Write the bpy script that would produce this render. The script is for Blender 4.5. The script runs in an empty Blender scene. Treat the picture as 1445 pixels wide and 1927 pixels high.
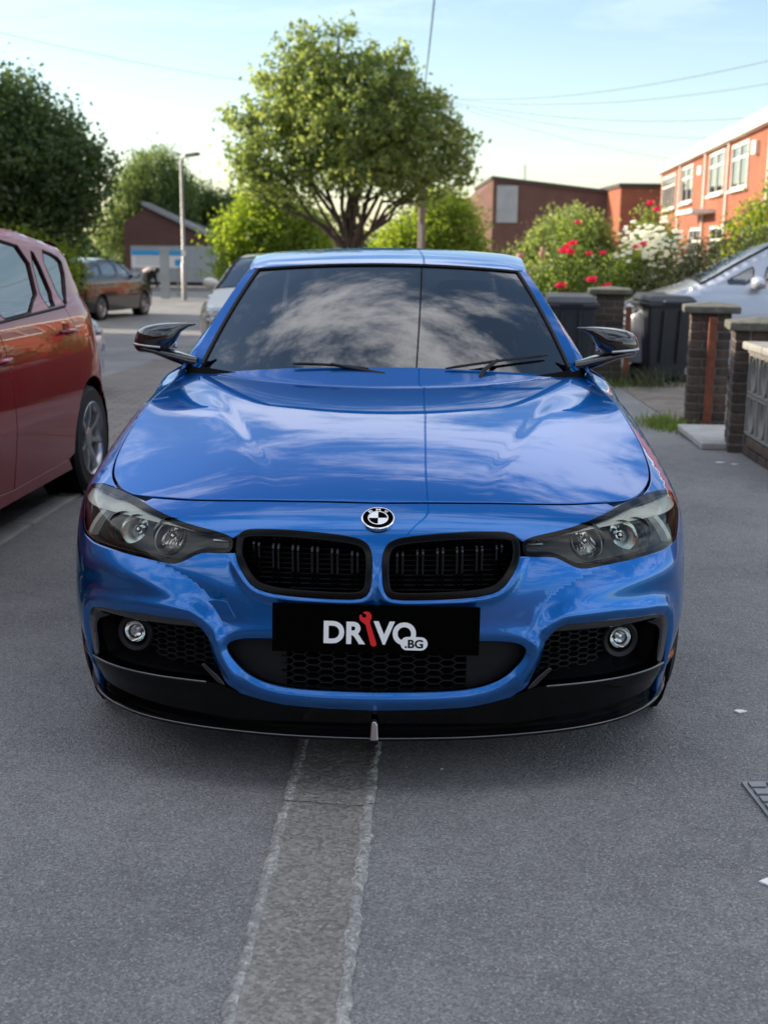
import bpy, bmesh, math, random
import numpy as np
from mathutils import Vector, Matrix, geometry
R = math.radians
random.seed(7); rng = np.random.default_rng(7)
scene = bpy.context.scene
col = scene.collection

# ------------------------------------------------------------------ camera
CAM_H = 1.45; PITCH = .2155; ROLL = .0095
cam_d = bpy.data.cameras.new('camera'); cam = bpy.data.objects.new('camera', cam_d); col.objects.link(cam)
cam_d.sensor_fit = 'VERTICAL'; cam_d.sensor_height = 36.0; cam_d.sensor_width = 27.0
cam_d.lens = 36.0 * 2300 / 1927
cam_d.clip_start = .05; cam_d.clip_end = 2000
fw = Vector((0, math.cos(PITCH), -math.sin(PITCH))); up = Vector((0, math.sin(PITCH), math.cos(PITCH))); rt = Vector((1, 0, 0))
rt2 = rt * math.cos(ROLL) + up * math.sin(ROLL); up2 = up * math.cos(ROLL) - rt * math.sin(ROLL)
m = Matrix((rt2, up2, -fw)).transposed().to_4x4(); m.translation = (0, 0, CAM_H); cam.matrix_world = m
cam_d.dof.use_dof = True; cam_d.dof.focus_distance = 3.45; cam_d.dof.aperture_fstop = 4.2
scene.camera = cam

# ------------------------------------------------------------------ sky, sun, exposure
SUN_EL, SUN_AZ = R(20), R(-72)                # azimuth measured from +Y towards +X
world = bpy.data.worlds.new('World'); scene.world = world; world.use_nodes = True
wn = world.node_tree.nodes; wl = world.node_tree.links; wn.clear()
def wnode(t, **k):
    n = wn.new(t)
    for a, v in k.items(): setattr(n, a, v)
    return n
def wmath(op, a, b=None, c=None):
    n = wnode('ShaderNodeMath', operation=op)
    for i, v in enumerate((a, b, c)):
        if v is None: continue
        if isinstance(v, (int, float)): n.inputs[i].default_value = v
        else: wl.new(v, n.inputs[i])
    return n.outputs[0]
sky = wnode('ShaderNodeTexSky', sky_type='NISHITA', sun_disc=False, sun_elevation=SUN_EL, sun_rotation=SUN_AZ,
            altitude=50, air_density=1.0, dust_density=.5, ozone_density=1.0)
tc = wnode('ShaderNodeTexCoord'); sep = wnode('ShaderNodeSeparateXYZ'); wl.new(tc.outputs['Generated'], sep.inputs[0])
zc = wmath('MAXIMUM', sep.outputs[2], .03)
px_ = wmath('DIVIDE', sep.outputs[0], wmath('ADD', zc, .06)); py_ = wmath('DIVIDE', sep.outputs[1], wmath('ADD', zc, .06))
comb = wnode('ShaderNodeCombineXYZ'); wl.new(px_, comb.inputs[0]); wl.new(py_, comb.inputs[1])
mp = wnode('ShaderNodeMapping'); mp.inputs['Scale'].default_value = (1.0, 1.5, 1); mp.inputs['Location'].default_value = (5.5, 2.2, 0)
mp.inputs['Rotation'].default_value = (0, 0, R(25)); wl.new(comb.outputs[0], mp.inputs[0])
nz = wnode('ShaderNodeTexNoise'); nz.inputs['Scale'].default_value = 1.15; nz.inputs['Detail'].default_value = 9; nz.inputs['Roughness'].default_value = .68
nz.inputs['Distortion'].default_value = .35; wl.new(mp.outputs[0], nz.inputs['Vector'])
cm = wnode('ShaderNodeMapRange', interpolation_type='SMOOTHSTEP'); cm.inputs[1].default_value = .44; cm.inputs[2].default_value = .60; wl.new(nz.outputs[0], cm.inputs[0])
hi = wnode('ShaderNodeMapRange', interpolation_type='SMOOTHSTEP'); hi.inputs[1].default_value = .12; hi.inputs[2].default_value = .40; wl.new(sep.outputs[2], hi.inputs[0])
msk = wmath('MULTIPLY', wmath('MULTIPLY', cm.outputs[0], hi.outputs[0]), .85)
cloudc = wnode('ShaderNodeMix', data_type='RGBA'); cloudc.inputs[0].default_value = .8
wl.new(sky.outputs[0], cloudc.inputs[6]); cloudc.inputs[7].default_value = (10.8, 10.7, 10.9, 1)
mixc = wnode('ShaderNodeMix', data_type='RGBA'); wl.new(msk, mixc.inputs[0]); wl.new(sky.outputs[0], mixc.inputs[6]); wl.new(cloudc.outputs[2], mixc.inputs[7])
bg = wnode('ShaderNodeBackground'); bg.inputs[1].default_value = .12; wl.new(mixc.outputs[2], bg.inputs[0])
wo = wnode('ShaderNodeOutputWorld'); wl.new(bg.outputs[0], wo.inputs[0])
sun_d = bpy.data.lights.new('sun', 'SUN'); sun = bpy.data.objects.new('sun', sun_d); col.objects.link(sun)
sun_d.energy = 5.0; sun_d.angle = R(.5); sun_d.color = (1.0, .86, .66)
sd = Vector((math.sin(SUN_AZ) * math.cos(SUN_EL), math.cos(SUN_AZ) * math.cos(SUN_EL), math.sin(SUN_EL)))
sun.rotation_euler = (-sd).to_track_quat('-Z', 'Y').to_euler()
vs = scene.view_settings; vs.view_transform = 'Standard'; vs.look = 'None'; vs.exposure = 0.92; vs.gamma = 1.0; vs.use_curve_mapping = False
scene.render.film_transparent = False
cy = scene.cycles; cy.max_bounces = 8; cy.transparent_max_bounces = 16; cy.use_denoising = True; cy.sample_clamp_indirect = 6; cy.caustics_reflective = False; cy.caustics_refractive = False

# ------------------------------------------------------------------ helpers
def tag(o, label=None, cat=None, group=None, kind=None):
    for k, v in (('label', label), ('category', cat), ('group', group), ('kind', kind)):
        if v: o[k] = v
    return o
def empty(name, loc=(0, 0, 0), rz=0, label=None, cat=None, group=None):
    o = bpy.data.objects.new(name, None); col.objects.link(o); o.location = loc; o.rotation_euler = (0, 0, rz); o.empty_display_size = .2
    return tag(o, label, cat, group)
def link(name, me, mat=None, parent=None):
    o = bpy.data.objects.new(name, me); col.objects.link(o)
    if mat is not None and len(me.materials) == 0: me.materials.append(mat)
    if parent is not None: o.parent = parent
    return o
def mesh(name, V, F, mat=None, parent=None, smooth=None, normals=None):
    me = bpy.data.meshes.new(name); me.from_pydata([tuple(map(float, v)) for v in V], [], [tuple(map(int, f)) for f in F]); me.update()
    if smooth is not None:
        me.shade_smooth()
        if smooth < 180: me.set_sharp_from_angle(angle=R(smooth))
    if normals is not None:
        me.shade_smooth(); me.normals_split_custom_set_from_vertices([tuple(map(float, n)) for n in normals])
    return link(name, me, mat, parent)
class MB:
    """collects shapes into one mesh"""
    def __init__(s): s.V = []; s.F = []
    def add(s, V, F):
        b = len(s.V); s.V += [tuple(map(float, v)) for v in V]; s.F += [tuple(int(i) + b for i in f) for f in F]; return s
    def box(s, c, d, rz=0, rx=0, ry=0):
        M = Matrix.Rotation(rz, 3, 'Z') @ Matrix.Rotation(ry, 3, 'Y') @ Matrix.Rotation(rx, 3, 'X')
        V = [Vector(c) + M @ Vector((x * d[0] / 2, y * d[1] / 2, z * d[2] / 2)) for x in (-1, 1) for y in (-1, 1) for z in (-1, 1)]
        return s.add(V, [(0, 1, 3, 2), (4, 6, 7, 5), (0, 4, 5, 1), (2, 3, 7, 6), (0, 2, 6, 4), (1, 5, 7, 3)])
    def tube(s, P, r, n=8, cap=True):
        P = [Vector(p) for p in P]; rr = r if hasattr(r, '__len__') else [r] * len(P)
        V = []; ref = None
        for i, p in enumerate(P):
            d = (P[min(i + 1, len(P) - 1)] - P[max(i - 1, 0)]).normalized()
            if ref is None: ref = d.orthogonal().normalized()
            a = (ref - d * ref.dot(d)).normalized(); ref = a; b = d.cross(a)
            V += [p + (a * math.cos(2 * math.pi * k / n) + b * math.sin(2 * math.pi * k / n)) * rr[i] for k in range(n)]
        F = [(i * n + k, i * n + (k + 1) % n, (i + 1) * n + (k + 1) % n, (i + 1) * n + k) for i in range(len(P) - 1) for k in range(n)]
        if cap: F += [tuple(range(n))[::-1], tuple(range((len(P) - 1) * n, len(P) * n))]
        return s.add(V, F)
    def lathe(s, prof, c, axis=(0, 0, 1), n=32, a0=0, a1=2 * math.pi):
        """prof: (radius, height along axis)"""
        ax = Vector(axis).normalized(); e1 = ax.orthogonal().normalized(); e2 = ax.cross(e1); full = abs(a1 - a0 - 2 * math.pi) < 1e-6
        m = n if full else n + 1; V = []
        for r, h in prof:
            for k in range(m):
                t = a0 + (a1 - a0) * k / n; V.append(Vector(c) + ax * h + (e1 * math.cos(t) + e2 * math.sin(t)) * r)
        F = []
        for i in range(len(prof) - 1):
            for k in range(n if full else n):
                k2 = (k + 1) % m; F.append((i * m + k, i * m + k2, (i + 1) * m + k2, (i + 1) * m + k))
        return s.add(V, F)
    def prism(s, poly, h0, h1, f):
        """poly extruded between heights h0, h1; f(x, y, h) -> point"""
        n = len(poly); V = [f(x, y, h0) for x, y in poly] + [f(x, y, h1) for x, y in poly]
        return s.add(V, [tuple(range(n))[::-1], tuple(range(n, 2 * n))] + [(i, (i + 1) % n, n + (i + 1) % n, n + i) for i in range(n)])
    def grid(s, G):
        G = np.asarray(G); a, b = G.shape[:2]
        return s.add(G.reshape(-1, 3), [(i * b + j, i * b + j + 1, (i + 1) * b + j + 1, (i + 1) * b + j) for i in range(a - 1) for j in range(b - 1)])
    def build(s, name, mat=None, parent=None, smooth=None):
        o = mesh(name, s.V, s.F, mat, parent)
        bm = bmesh.new(); bm.from_mesh(o.data); bmesh.ops.recalc_face_normals(bm, faces=bm.faces); bm.to_mesh(o.data); bm.free()
        if smooth is not None:
            o.data.shade_smooth()
            if smooth < 180: o.data.set_sharp_from_angle(angle=R(smooth))
        return o
def bevel(o, w, seg=2, ang=40):
    md = o.modifiers.new('bevel', 'BEVEL'); md.width = w; md.segments = seg; md.limit_method = 'ANGLE'; md.angle_limit = R(ang); return o
def chaikin(p, n=2, closed=True):
    p = [np.array(q, float) for q in p]
    for _ in range(n):
        q = []; N = len(p)
        for i in range(N if closed else N - 1):
            a, b = p[i], p[(i + 1) % N]; q += [a * .75 + b * .25, a * .25 + b * .75]
        if not closed: q = [p[0]] + q + [p[-1]]
        p = q
    return [tuple(x) for x in p]
def resample(p, step):
    out = []
    for i in range(len(p)):
        a = np.array(p[i]); b = np.array(p[(i + 1) % len(p)]); d = np.hypot(*(b - a)); n = max(1, int(math.ceil(d / step)))
        if d < 1e-7: continue
        for k in range(n): out.append(a + (b - a) * k / n)
    return np.array(out)
def inside(P, poly):
    x, y = P[:, 0], P[:, 1]; c = np.zeros(len(P), bool); n = len(poly)
    for i in range(n):
        x1, y1 = poly[i]; x2, y2 = poly[(i + 1) % n]
        if y1 == y2: continue
        k = ((y1 > y) != (y2 > y)) & (x < (x2 - x1) * (y - y1) / (y2 - y1) + x1); c ^= k
    return c
def patch(name, outer, mapf, mat, parent=None, holes=(), step=.014, depth=.014, rim=.0025, flip=False, rimloops=None):
    """trimmed panel: the 2-D outline (with holes) triangulated, mapped on a smooth surface; edges rolled inwards"""
    loops = [resample(outer, step * .8)] + [resample(h, step * .8) for h in holes]
    allb = np.concatenate(loops); lo, hi_ = allb.min(0), allb.max(0)
    gx = np.arange(lo[0] + step / 2, hi_[0], step); gy = np.arange(lo[1] + step / 2, hi_[1], step)
    G = np.stack(np.meshgrid(gx, gy, indexing='ij'), -1).reshape(-1, 2)
    k = inside(G, loops[0])
    for h in loops[1:]: k &= ~inside(G, h)
    G = G[k]
    if len(G):
        dm = np.full(len(G), 1e9)
        for i in range(0, len(allb), 200):
            dd = np.hypot(G[:, None, 0] - allb[None, i:i + 200, 0], G[:, None, 1] - allb[None, i:i + 200, 1]).min(1); dm = np.minimum(dm, dd)
        G = G[dm > step * .45]
    pts = np.concatenate([allb, G]); ed = []; o = 0
    for l in loops:
        ed += [(o + i, o + (i + 1) % len(l)) for i in range(len(l))]; o += len(l)
    V2, E2, F2, *_ = geometry.delaunay_2d_cdt([Vector(p) for p in pts], ed, [], 0, 1e-7)
    V2 = np.array([tuple(v) for v in V2]); F2 = np.array([f for f in F2 if len(f) == 3])
    c = V2[F2].mean(1); k = inside(c, loops[0])
    for h in loops[1:]: k &= ~inside(c, h)
    F2 = F2[k]
    def nrm(a, b):
        e = 1e-4; da = mapf(a + e, b) - mapf(a - e, b); db = mapf(a, b + e) - mapf(a, b - e); n = np.cross(da, db)
        n /= np.linalg.norm(n, axis=1)[:, None] + 1e-12; return -n if flip else n
    P = mapf(V2[:, 0], V2[:, 1]); N = nrm(V2[:, 0], V2[:, 1])
    fn = np.cross(P[F2[:, 1]] - P[F2[:, 0]], P[F2[:, 2]] - P[F2[:, 0]]); wrong = (fn * N[F2[:, 0]]).sum(1) < 0
    F2[wrong] = F2[wrong][:, ::-1]
    V = [P]; NN = [N]; F = [tuple(f) for f in F2]; base = len(P)
    if depth > 0:
        for li, l in enumerate(loops):
            n = len(l); p = mapf(l[:, 0], l[:, 1]); nn = nrm(l[:, 0], l[:, 1])
            t = np.roll(p, -1, 0) - np.roll(p, 1, 0); t /= np.linalg.norm(t, axis=1)[:, None] + 1e-12
            side = np.cross(t, nn)                     # pointing out of / into the panel: fix by test
            mid = l + 0
            tt = np.roll(l, -1, 0) - np.roll(l, 1, 0); area = .5 * np.sum(l[:, 0] * np.roll(l[:, 1], -1) - np.roll(l[:, 0], -1) * l[:, 1])
            n2 = np.stack([tt[:, 1], -tt[:, 0]], 1) * (1 if area > 0 else -1)
            if li > 0: n2 = -n2
            n2 /= np.linalg.norm(n2, axis=1)[:, None] + 1e-12
            outv = mapf(l[:, 0] + n2[:, 0] * 1e-4, l[:, 1] + n2[:, 1] * 1e-4) - p
            sgn = np.sign((side * outv).sum(1)); side *= sgn[:, None]
            rings = [(p, nn), (p + side * rim * .75 - nn * rim * .3, (nn + side) / 1.414), (p + side * rim - nn * rim, side), (p + side * rim - nn * depth, side)]
            for q, qn in rings: V.append(q); NN.append(qn)
            for a in range(3):
                for i in range(n):
                    j = (i + 1) % n; f = (base + a * n + i, base + a * n + j, base + (a + 1) * n + j, base + (a + 1) * n + i); F.append(f)
            base += 4 * n
    V = np.concatenate(V); NN = np.concatenate(NN)
    FF = []
    for f in F:
        if len(f) == 4:
            fn = np.cross(V[f[1]] - V[f[0]], V[f[2]] - V[f[0]])
            if (fn * NN[f[0]]).sum() < 0 or abs((fn * NN[f[0]]).sum()) < 1e-14 and (fn * NN[f[2]]).sum() < 0: f = f[::-1]
        FF.append(f)
    return mesh(name, V, FF, mat, parent, normals=NN)

# ------------------------------------------------------------------ materials
def mat_new(name):
    m = bpy.data.materials.new(name); m.use_nodes = True; nt = m.node_tree; return m, nt.nodes, nt.links, nt.nodes['Principled BSDF']
def principled(name, colr, rough=.5, metal=0, coat=0, spec=.5, trans=0, ior=1.5, emit=None, noise=None, bump=None):
    """noise=(scale, amount, detail): value variation; bump=(scale, strength, distance)"""
    m, n, l, b = mat_new(name)
    b.inputs['Base Color'].default_value = (*colr, 1); b.inputs['Roughness'].default_value = rough; b.inputs['Metallic'].default_value = metal
    b.inputs['Coat Weight'].default_value = coat; b.inputs['Coat Roughness'].default_value = .02; b.inputs['Specular IOR Level'].default_value = spec
    b.inputs['Transmission Weight'].default_value = trans; b.inputs['IOR'].default_value = ior
    if emit: b.inputs['Emission Color'].default_value = (*emit[:3], 1); b.inputs['Emission Strength'].default_value = emit[3]
    if noise or bump: tcn = n.new('ShaderNodeTexCoord')
    if noise:
        t = n.new('ShaderNodeTexNoise'); t.inputs['Scale'].default_value = noise[0]; t.inputs['Detail'].default_value = noise[2] if len(noise) > 2 else 6; t.inputs['Roughness'].default_value = .65
        l.new(tcn.outputs['Object'], t.inputs['Vector'])
        r = n.new('ShaderNodeMapRange'); r.inputs[1].default_value = .25; r.inputs[2].default_value = .75; r.inputs[3].default_value = 1 - noise[1]; r.inputs[4].default_value = 1 + noise[1]; l.new(t.outputs[0], r.inputs[0])
        mx = n.new('ShaderNodeVectorMath'); mx.operation = 'SCALE'; mx.inputs[0].default_value = colr; l.new(r.outputs[0], mx.inputs['Scale']); l.new(mx.outputs[0], b.inputs['Base Color'])
    if bump:
        t = n.new('ShaderNodeTexNoise'); t.inputs['Scale'].default_value = bump[0]; t.inputs['Detail'].default_value = 6; l.new(tcn.outputs['Object'], t.inputs['Vector'])
        bp = n.new('ShaderNodeBump'); bp.inputs['Strength'].default_value = bump[1]; bp.inputs['Distance'].default_value = bump[2]; l.new(t.outputs[0], bp.inputs['Height']); l.new(bp.outputs[0], b.inputs['Normal'])
    return m
def glass_mat(name, tint, refl=1.45, rough=.0):
    """thin pane: tinted see-through plus mirror reflection by Fresnel"""
    m, n, l, b = mat_new(name); n.remove(b); out = n['Material Output']
    tr = n.new('ShaderNodeBsdfTransparent'); tr.inputs[0].default_value = (*tint, 1)
    gl = n.new('ShaderNodeBsdfGlossy'); gl.inputs['Roughness'].default_value = rough; gl.inputs[0].default_value = (1, 1, 1, 1)
    fr = n.new('ShaderNodeFresnel'); fr.inputs[0].default_value = refl
    mx = n.new('ShaderNodeMixShader'); l.new(fr.outputs[0], mx.inputs[0]); l.new(tr.outputs[0], mx.inputs[1]); l.new(gl.outputs[0], mx.inputs[2]); l.new(mx.outputs[0], out.inputs[0])
    return m
def paint(name, colr, metal=.55, rough=.32, flake=0, tint=None):
    m, n, l, b = mat_new(name)
    b.inputs['Base Color'].default_value = (*colr, 1); b.inputs['Metallic'].default_value = metal; b.inputs['Roughness'].default_value = rough
    b.inputs['Coat Weight'].default_value = 1.0; b.inputs['Coat Roughness'].default_value = .008; b.inputs['Coat IOR'].default_value = 1.58; b.inputs['Specular IOR Level'].default_value = .1
    mxc = max(colr); b.inputs['Specular Tint'].default_value = (*(tint or [max(.02, c / mxc) for c in colr]), 1)
    if flake:
        tcn = n.new('ShaderNodeTexCoord'); t = n.new('ShaderNodeTexVoronoi'); t.inputs['Scale'].default_value = 900; l.new(tcn.outputs['Object'], t.inputs['Vector'])
        bp = n.new('ShaderNodeBump'); bp.inputs['Strength'].default_value = flake; bp.inputs['Distance'].default_value = .0004; l.new(t.outputs['Color'], bp.inputs['Height']); l.new(bp.outputs[0], b.inputs['Normal'])
    return m
M = {}
M['blue'] = paint('blue_paint', (.0005, .122, .42), .90, .34, tint=(.10, .62, 1.0))
M['gloss_black'] = principled('gloss_black', (.004, .004, .005), .08, coat=1)
M['piano'] = principled('piano_black', (.0012, .0012, .0015), .07, spec=.22)
M['edge'] = principled('highlight_gloss', (.03, .03, .032), .06, coat=1, spec=1.0)  # extra reflective black for the tubes added as highlight lines
M['frame_black'] = principled('frame_black', (.002, .002, .002), .14, spec=.16)
M['slat'] = principled('slat_black', (.002, .002, .003), .09, spec=.5)
M['black_plastic'] = principled('black_plastic', (.008, .008, .009), .5, spec=.3, bump=(400, .15, .0005))
M['rubber'] = principled('rubber', (.018, .018, .019), .75, noise=(30, .2))
M['dark'] = principled('dark_void', (.004, .004, .005), .9, spec=.1)
M['chrome'] = principled('chrome', (.75, .76, .78), .08, metal=1)
M['satin'] = principled('satin_metal', (.45, .46, .48), .3, metal=1)
M['alloy'] = principled('alloy', (.42, .43, .45), .28, metal=.9)
M['plate_black'] = principled('plate_black', (.001, .001, .001), .7, spec=.02)
M['white_print'] = principled('white_print', (.92, .92, .92), .5)
M['red_print'] = principled('red_print', (.78, .012, .018), .5)
M['screen'] = glass_mat('windscreen_glass', (.08, .09, .10), 2.35)
M['side_glass'] = glass_mat('side_glass', (.30, .33, .33), 1.6)
M['lens'] = glass_mat('smoked_lens', (.86, .865, .81), 1.33)
M['clear'] = glass_mat('clear_lens', (.85, .86, .86), 1.5)
M['reflector'] = principled('reflector', (.88, .90, .87), .12, metal=1)
M['drl'] = principled('light_guide', (.86, .88, .84), .2, coat=.5)
M['housing'] = principled('lamp_housing', (.022, .023, .022), .3)
M['interior'] = principled('cabin_trim', (.012, .012, .013), .8)
M['seat'] = principled('seat_leather', (.02, .019, .018), .5)
M['brake'] = principled('brake_disc', (.25, .25, .26), .35, metal=1)
M['amber'] = principled('amber', (.5, .12, .01), .2, coat=1)
M['redlens'] = principled('tail_lens', (.25, .005, .008), .1, coat=1)
import math, numpy as np
# ---- blue car body surface: plan curve C(t) round the car, cross profile by height ----
def _spl(xs, ys, n=4000, sig=0.0):
    """smooth 1-D curve through (xs, ys): monotone cubic, then gaussian blur; returns callable"""
    xs=np.array(xs,float); ys=np.array(ys,float)
    h=np.diff(xs); d=np.diff(ys)/h
    m=np.zeros(len(xs)); m[0]=d[0]; m[-1]=d[-1]
    for i in range(1,len(xs)-1):
        if d[i-1]*d[i]>0:
            w1=2*h[i]+h[i-1]; w2=h[i]+2*h[i-1]; m[i]=(w1+w2)/(w1/d[i-1]+w2/d[i])
    X=np.linspace(xs[0],xs[-1],n); k=np.clip(np.searchsorted(xs,X,side='right')-1,0,len(xs)-2)
    t=(X-xs[k])/h[k]
    Y=(2*t**3-3*t**2+1)*ys[k]+(t**3-2*t**2+t)*h[k]*m[k]+(-2*t**3+3*t**2)*ys[k+1]+(t**3-t**2)*h[k]*m[k+1]
    if sig>0:
        dx=X[1]-X[0]; r=int(3*sig/dx); g=np.exp(-.5*(np.arange(-r,r+1)*dx/sig)**2); g/=g.sum()
        P=np.concatenate([2*Y[0]-Y[r:0:-1],Y,2*Y[-1]-Y[-2:-r-2:-1]]); Y=np.convolve(P,g,'valid')
    return lambda q: np.interp(q,X,Y)
def _curve(pts, n=6000, sig=0.03):
    p=np.array(pts,float); s=np.concatenate([[0],np.cumsum(np.hypot(*np.diff(p,axis=0).T))])
    fx=_spl(s,p[:,0],n,sig); fy=_spl(s,p[:,1],n,sig); q=np.linspace(0,s[-1],n); x=fx(q); y=fy(q)
    S=np.concatenate([[0],np.cumsum(np.hypot(np.diff(x),np.diff(y)))])
    tx=np.gradient(x,S); ty=np.gradient(y,S); L=np.hypot(tx,ty); tx/=L; ty/=L
    return S,x,y,ty,-tx        # outward normal (for a curve going from nose centre to +x side and back)
PLAN=[(-.2,.007),(0,0),(.2,.007),(.4,.03),(.55,.065),(.68,.12),(.78,.195),(.85,.29),(.90,.42),(.925,.56),(.93,.72),(.925,1.0),(.92,1.4),(.915,2.2),(.915,3.0),(.92,3.6),(.905,4.1),(.86,4.4),(.76,4.56),(.55,4.63),(.3,4.655),(0,4.66),(-.2,4.655)]
S_,CX,CY,NX,NY=_curve(PLAN); _i0=np.interp(0,CX[:800],np.arange(800)); T0=np.interp(_i0,np.arange(len(S_)),S_); S_=S_-T0
TEND=float(S_[len(S_)//2:][np.argmin(np.abs(CX[len(S_)//2:]))])
hood_c=_spl([-.2,.1,.19,.3,.45,.7,1.0,1.32,1.48,1.75],[.60,.72,.765,.799,.832,.875,.914,.950,.968,.998],sig=.03)
hood_x=_spl([0,.48,.75,1.0,1.2,1.35,1.6,2.0],[.70,.785,.83,.846,.846,.81,.76,.72],sig=.06)
hood_d=_spl([0,.48,.75,1.0,1.2,1.35,1.6,2.0],[.09,.09,.084,.066,.052,.04,.03,.03],sig=.06)
def smooth(a,b,x): 
    t=np.clip((x-a)/(b-a),0,1); return t*t*(3-2*t)
def hood_z(x,y):
    X=np.abs(x); xh=hood_x(y)
    z=hood_c(y)-hood_d(y)*(X/xh)**2.3
    cl=.27+(y-.25)*.31                       # power-dome crease line
    k=smooth(.15,.55,y)*(1-smooth(.95,1.34,y))
    z=z+.0045*k*(smooth(-.018,.048,X-cl)*(1-smooth(.05,.28,X-cl)))
    q=y-(1.30+.30*(X/.66)**2); z=z+.22*(np.sqrt(q*q+.0002)+q)/2     # rear flick of the bonnet
    return z
off_a=_spl([0,.70,.85,1.0,1.12,1.35,1.6,1.9,2.1,2.35,2.7,3.4,9],[.19,.20,.185,.15,.13,.10,.088,.09,.11,.15,.125,.115,.115],sig=.05)
belt_z=_spl([0,1.4,1.6,1.8,2.2,3.0,3.8,4.3,4.75],[.9,.95,.985,.995,.99,1.0,1.02,1.0,.96],sig=.06)
prof=_spl([0,.3,.49,.63,.73,.83,.89,.95,1.0],[0,0,.004,.065,.155,.295,.42,.62,1.0],sig=.015)
prof2=_spl([0,.3,.49,.63,.73,.83,.89,.95,1.0],[0,0,.0,.01,.035,.10,.19,.42,1.0],sig=.015)
tuck=_spl([0,.6,.9,1.2,9],[0,.0,.03,.055,.06],sig=.08)
ZB=.15
def plan(t):
    a=np.abs(t); sg=np.where(np.asarray(t)<0,-1.,1.)
    return np.interp(a,S_,CX)*sg,np.interp(a,S_,CY),np.interp(a,S_,NX)*sg,np.interp(a,S_,NY)
def ztop(t):
    x,y,nx,ny=plan(t); a=off_a(np.abs(t)); X=x-nx*a; Y=y-ny*a
    b=smooth(1.45,1.75,Y)
    return hood_z(X,np.minimum(Y,1.75))*(1-b)+belt_z(Y)*b
def body(t,z,push=0.0):
    t=np.asarray(t,float); z=np.asarray(z,float)
    x,y,nx,ny=plan(t); zt=ztop(t); w=np.clip((z-ZB)/(zt-ZB),-.2,1.0)
    b=smooth(.80,1.30,np.abs(t)); o=off_a(np.abs(t))*(prof(w)*(1-b)+prof2(w)*b)+tuck(np.abs(t))*smooth(.42,.16,z)
    o=o-push
    return np.stack([x-nx*o,y-ny*o,z],-1)
# ---- reference camera (car coordinates) ----

# ------------------------------------------------------------------ the blue saloon
CAR = empty('blue_saloon_car', (-.017, 3.07, 0), -.0105, 'metallic blue saloon car with black grilles and tinted windscreen, facing the camera', 'car')
def mir(p, s): return [(s * a, b) for a, b in p]
def inset(p, d):
    p = np.array(p); t = np.roll(p, -1, 0) - np.roll(p, 1, 0); t /= np.linalg.norm(t, axis=1)[:, None] + 1e-9
    area = .5 * np.sum(p[:, 0] * np.roll(p[:, 1], -1) - np.roll(p[:, 0], -1) * p[:, 1]); n = np.stack([-t[:, 1], t[:, 0]], 1) * (1 if area > 0 else -1)
    return [tuple(q) for q in p + n * d]
def bmap(push=0.0): return lambda a, b: body(a, b, push)
def strip_wall(name, loop, p0, p1, mat, parent, n=1):
    """wall that runs from a trimmed opening back into the car"""
    l = resample(loop, .02); mb = MB(); A = [body(l[:, 0], l[:, 1], p0 + (p1 - p0) * k / n) for k in range(n + 1)]
    A = np.stack(A); A = np.concatenate([A, A[:, :1]], 1); mb.grid(A); return mb.build(name, mat, parent, 60)

KID = chaikin([(.386, .679), (.379, .695), (.352, .703), (.258, .705), (.164, .701), (.078, .694), (.037, .685), (.019, .664), (.014, .621), (.019, .562), (.039, .542), (.128, .542), (.245, .547), (.305, .556), (.336, .571), (.368, .611), (.384, .643)], 2)
HEAD = [(.400, .680), (.44, .691), (.545, .703), (.655, .7185), (.75, .727), (.835, .733), (.95, .738), (1.06, .741), (1.165, .741), (1.215, .7345), (1.228, .727), (1.20, .710), (1.122, .680), (1.04, .640), (.995, .624), (.91, .618), (.77, .616), (.65, .612), (.585, .607), (.56, .608), (.535, .617), (.502, .635), (.48, .642), (.42, .643), (.398, .650)]
HEADs = chaikin(HEAD, 1)
WY, WR, AR = .80, .325, .358        # front wheel centre from the nose, wheel radius, arch radius
T_WY = float(np.interp(WY, CY[(S_ > .9) & (S_ < 3)], S_[(S_ > .9) & (S_ < 3)]))
RWY = 3.66; T_RW = float(np.interp(RWY, CY[(S_ > .9) & (S_ < 5.2)], S_[(S_ > .9) & (S_ < 5.2)]))
def arch(tc, a0, a1, n=26, r=AR): return [(tc + r * math.cos(a), .325 + r * math.sin(a)) for a in np.linspace(a0, a1, n)]

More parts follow.
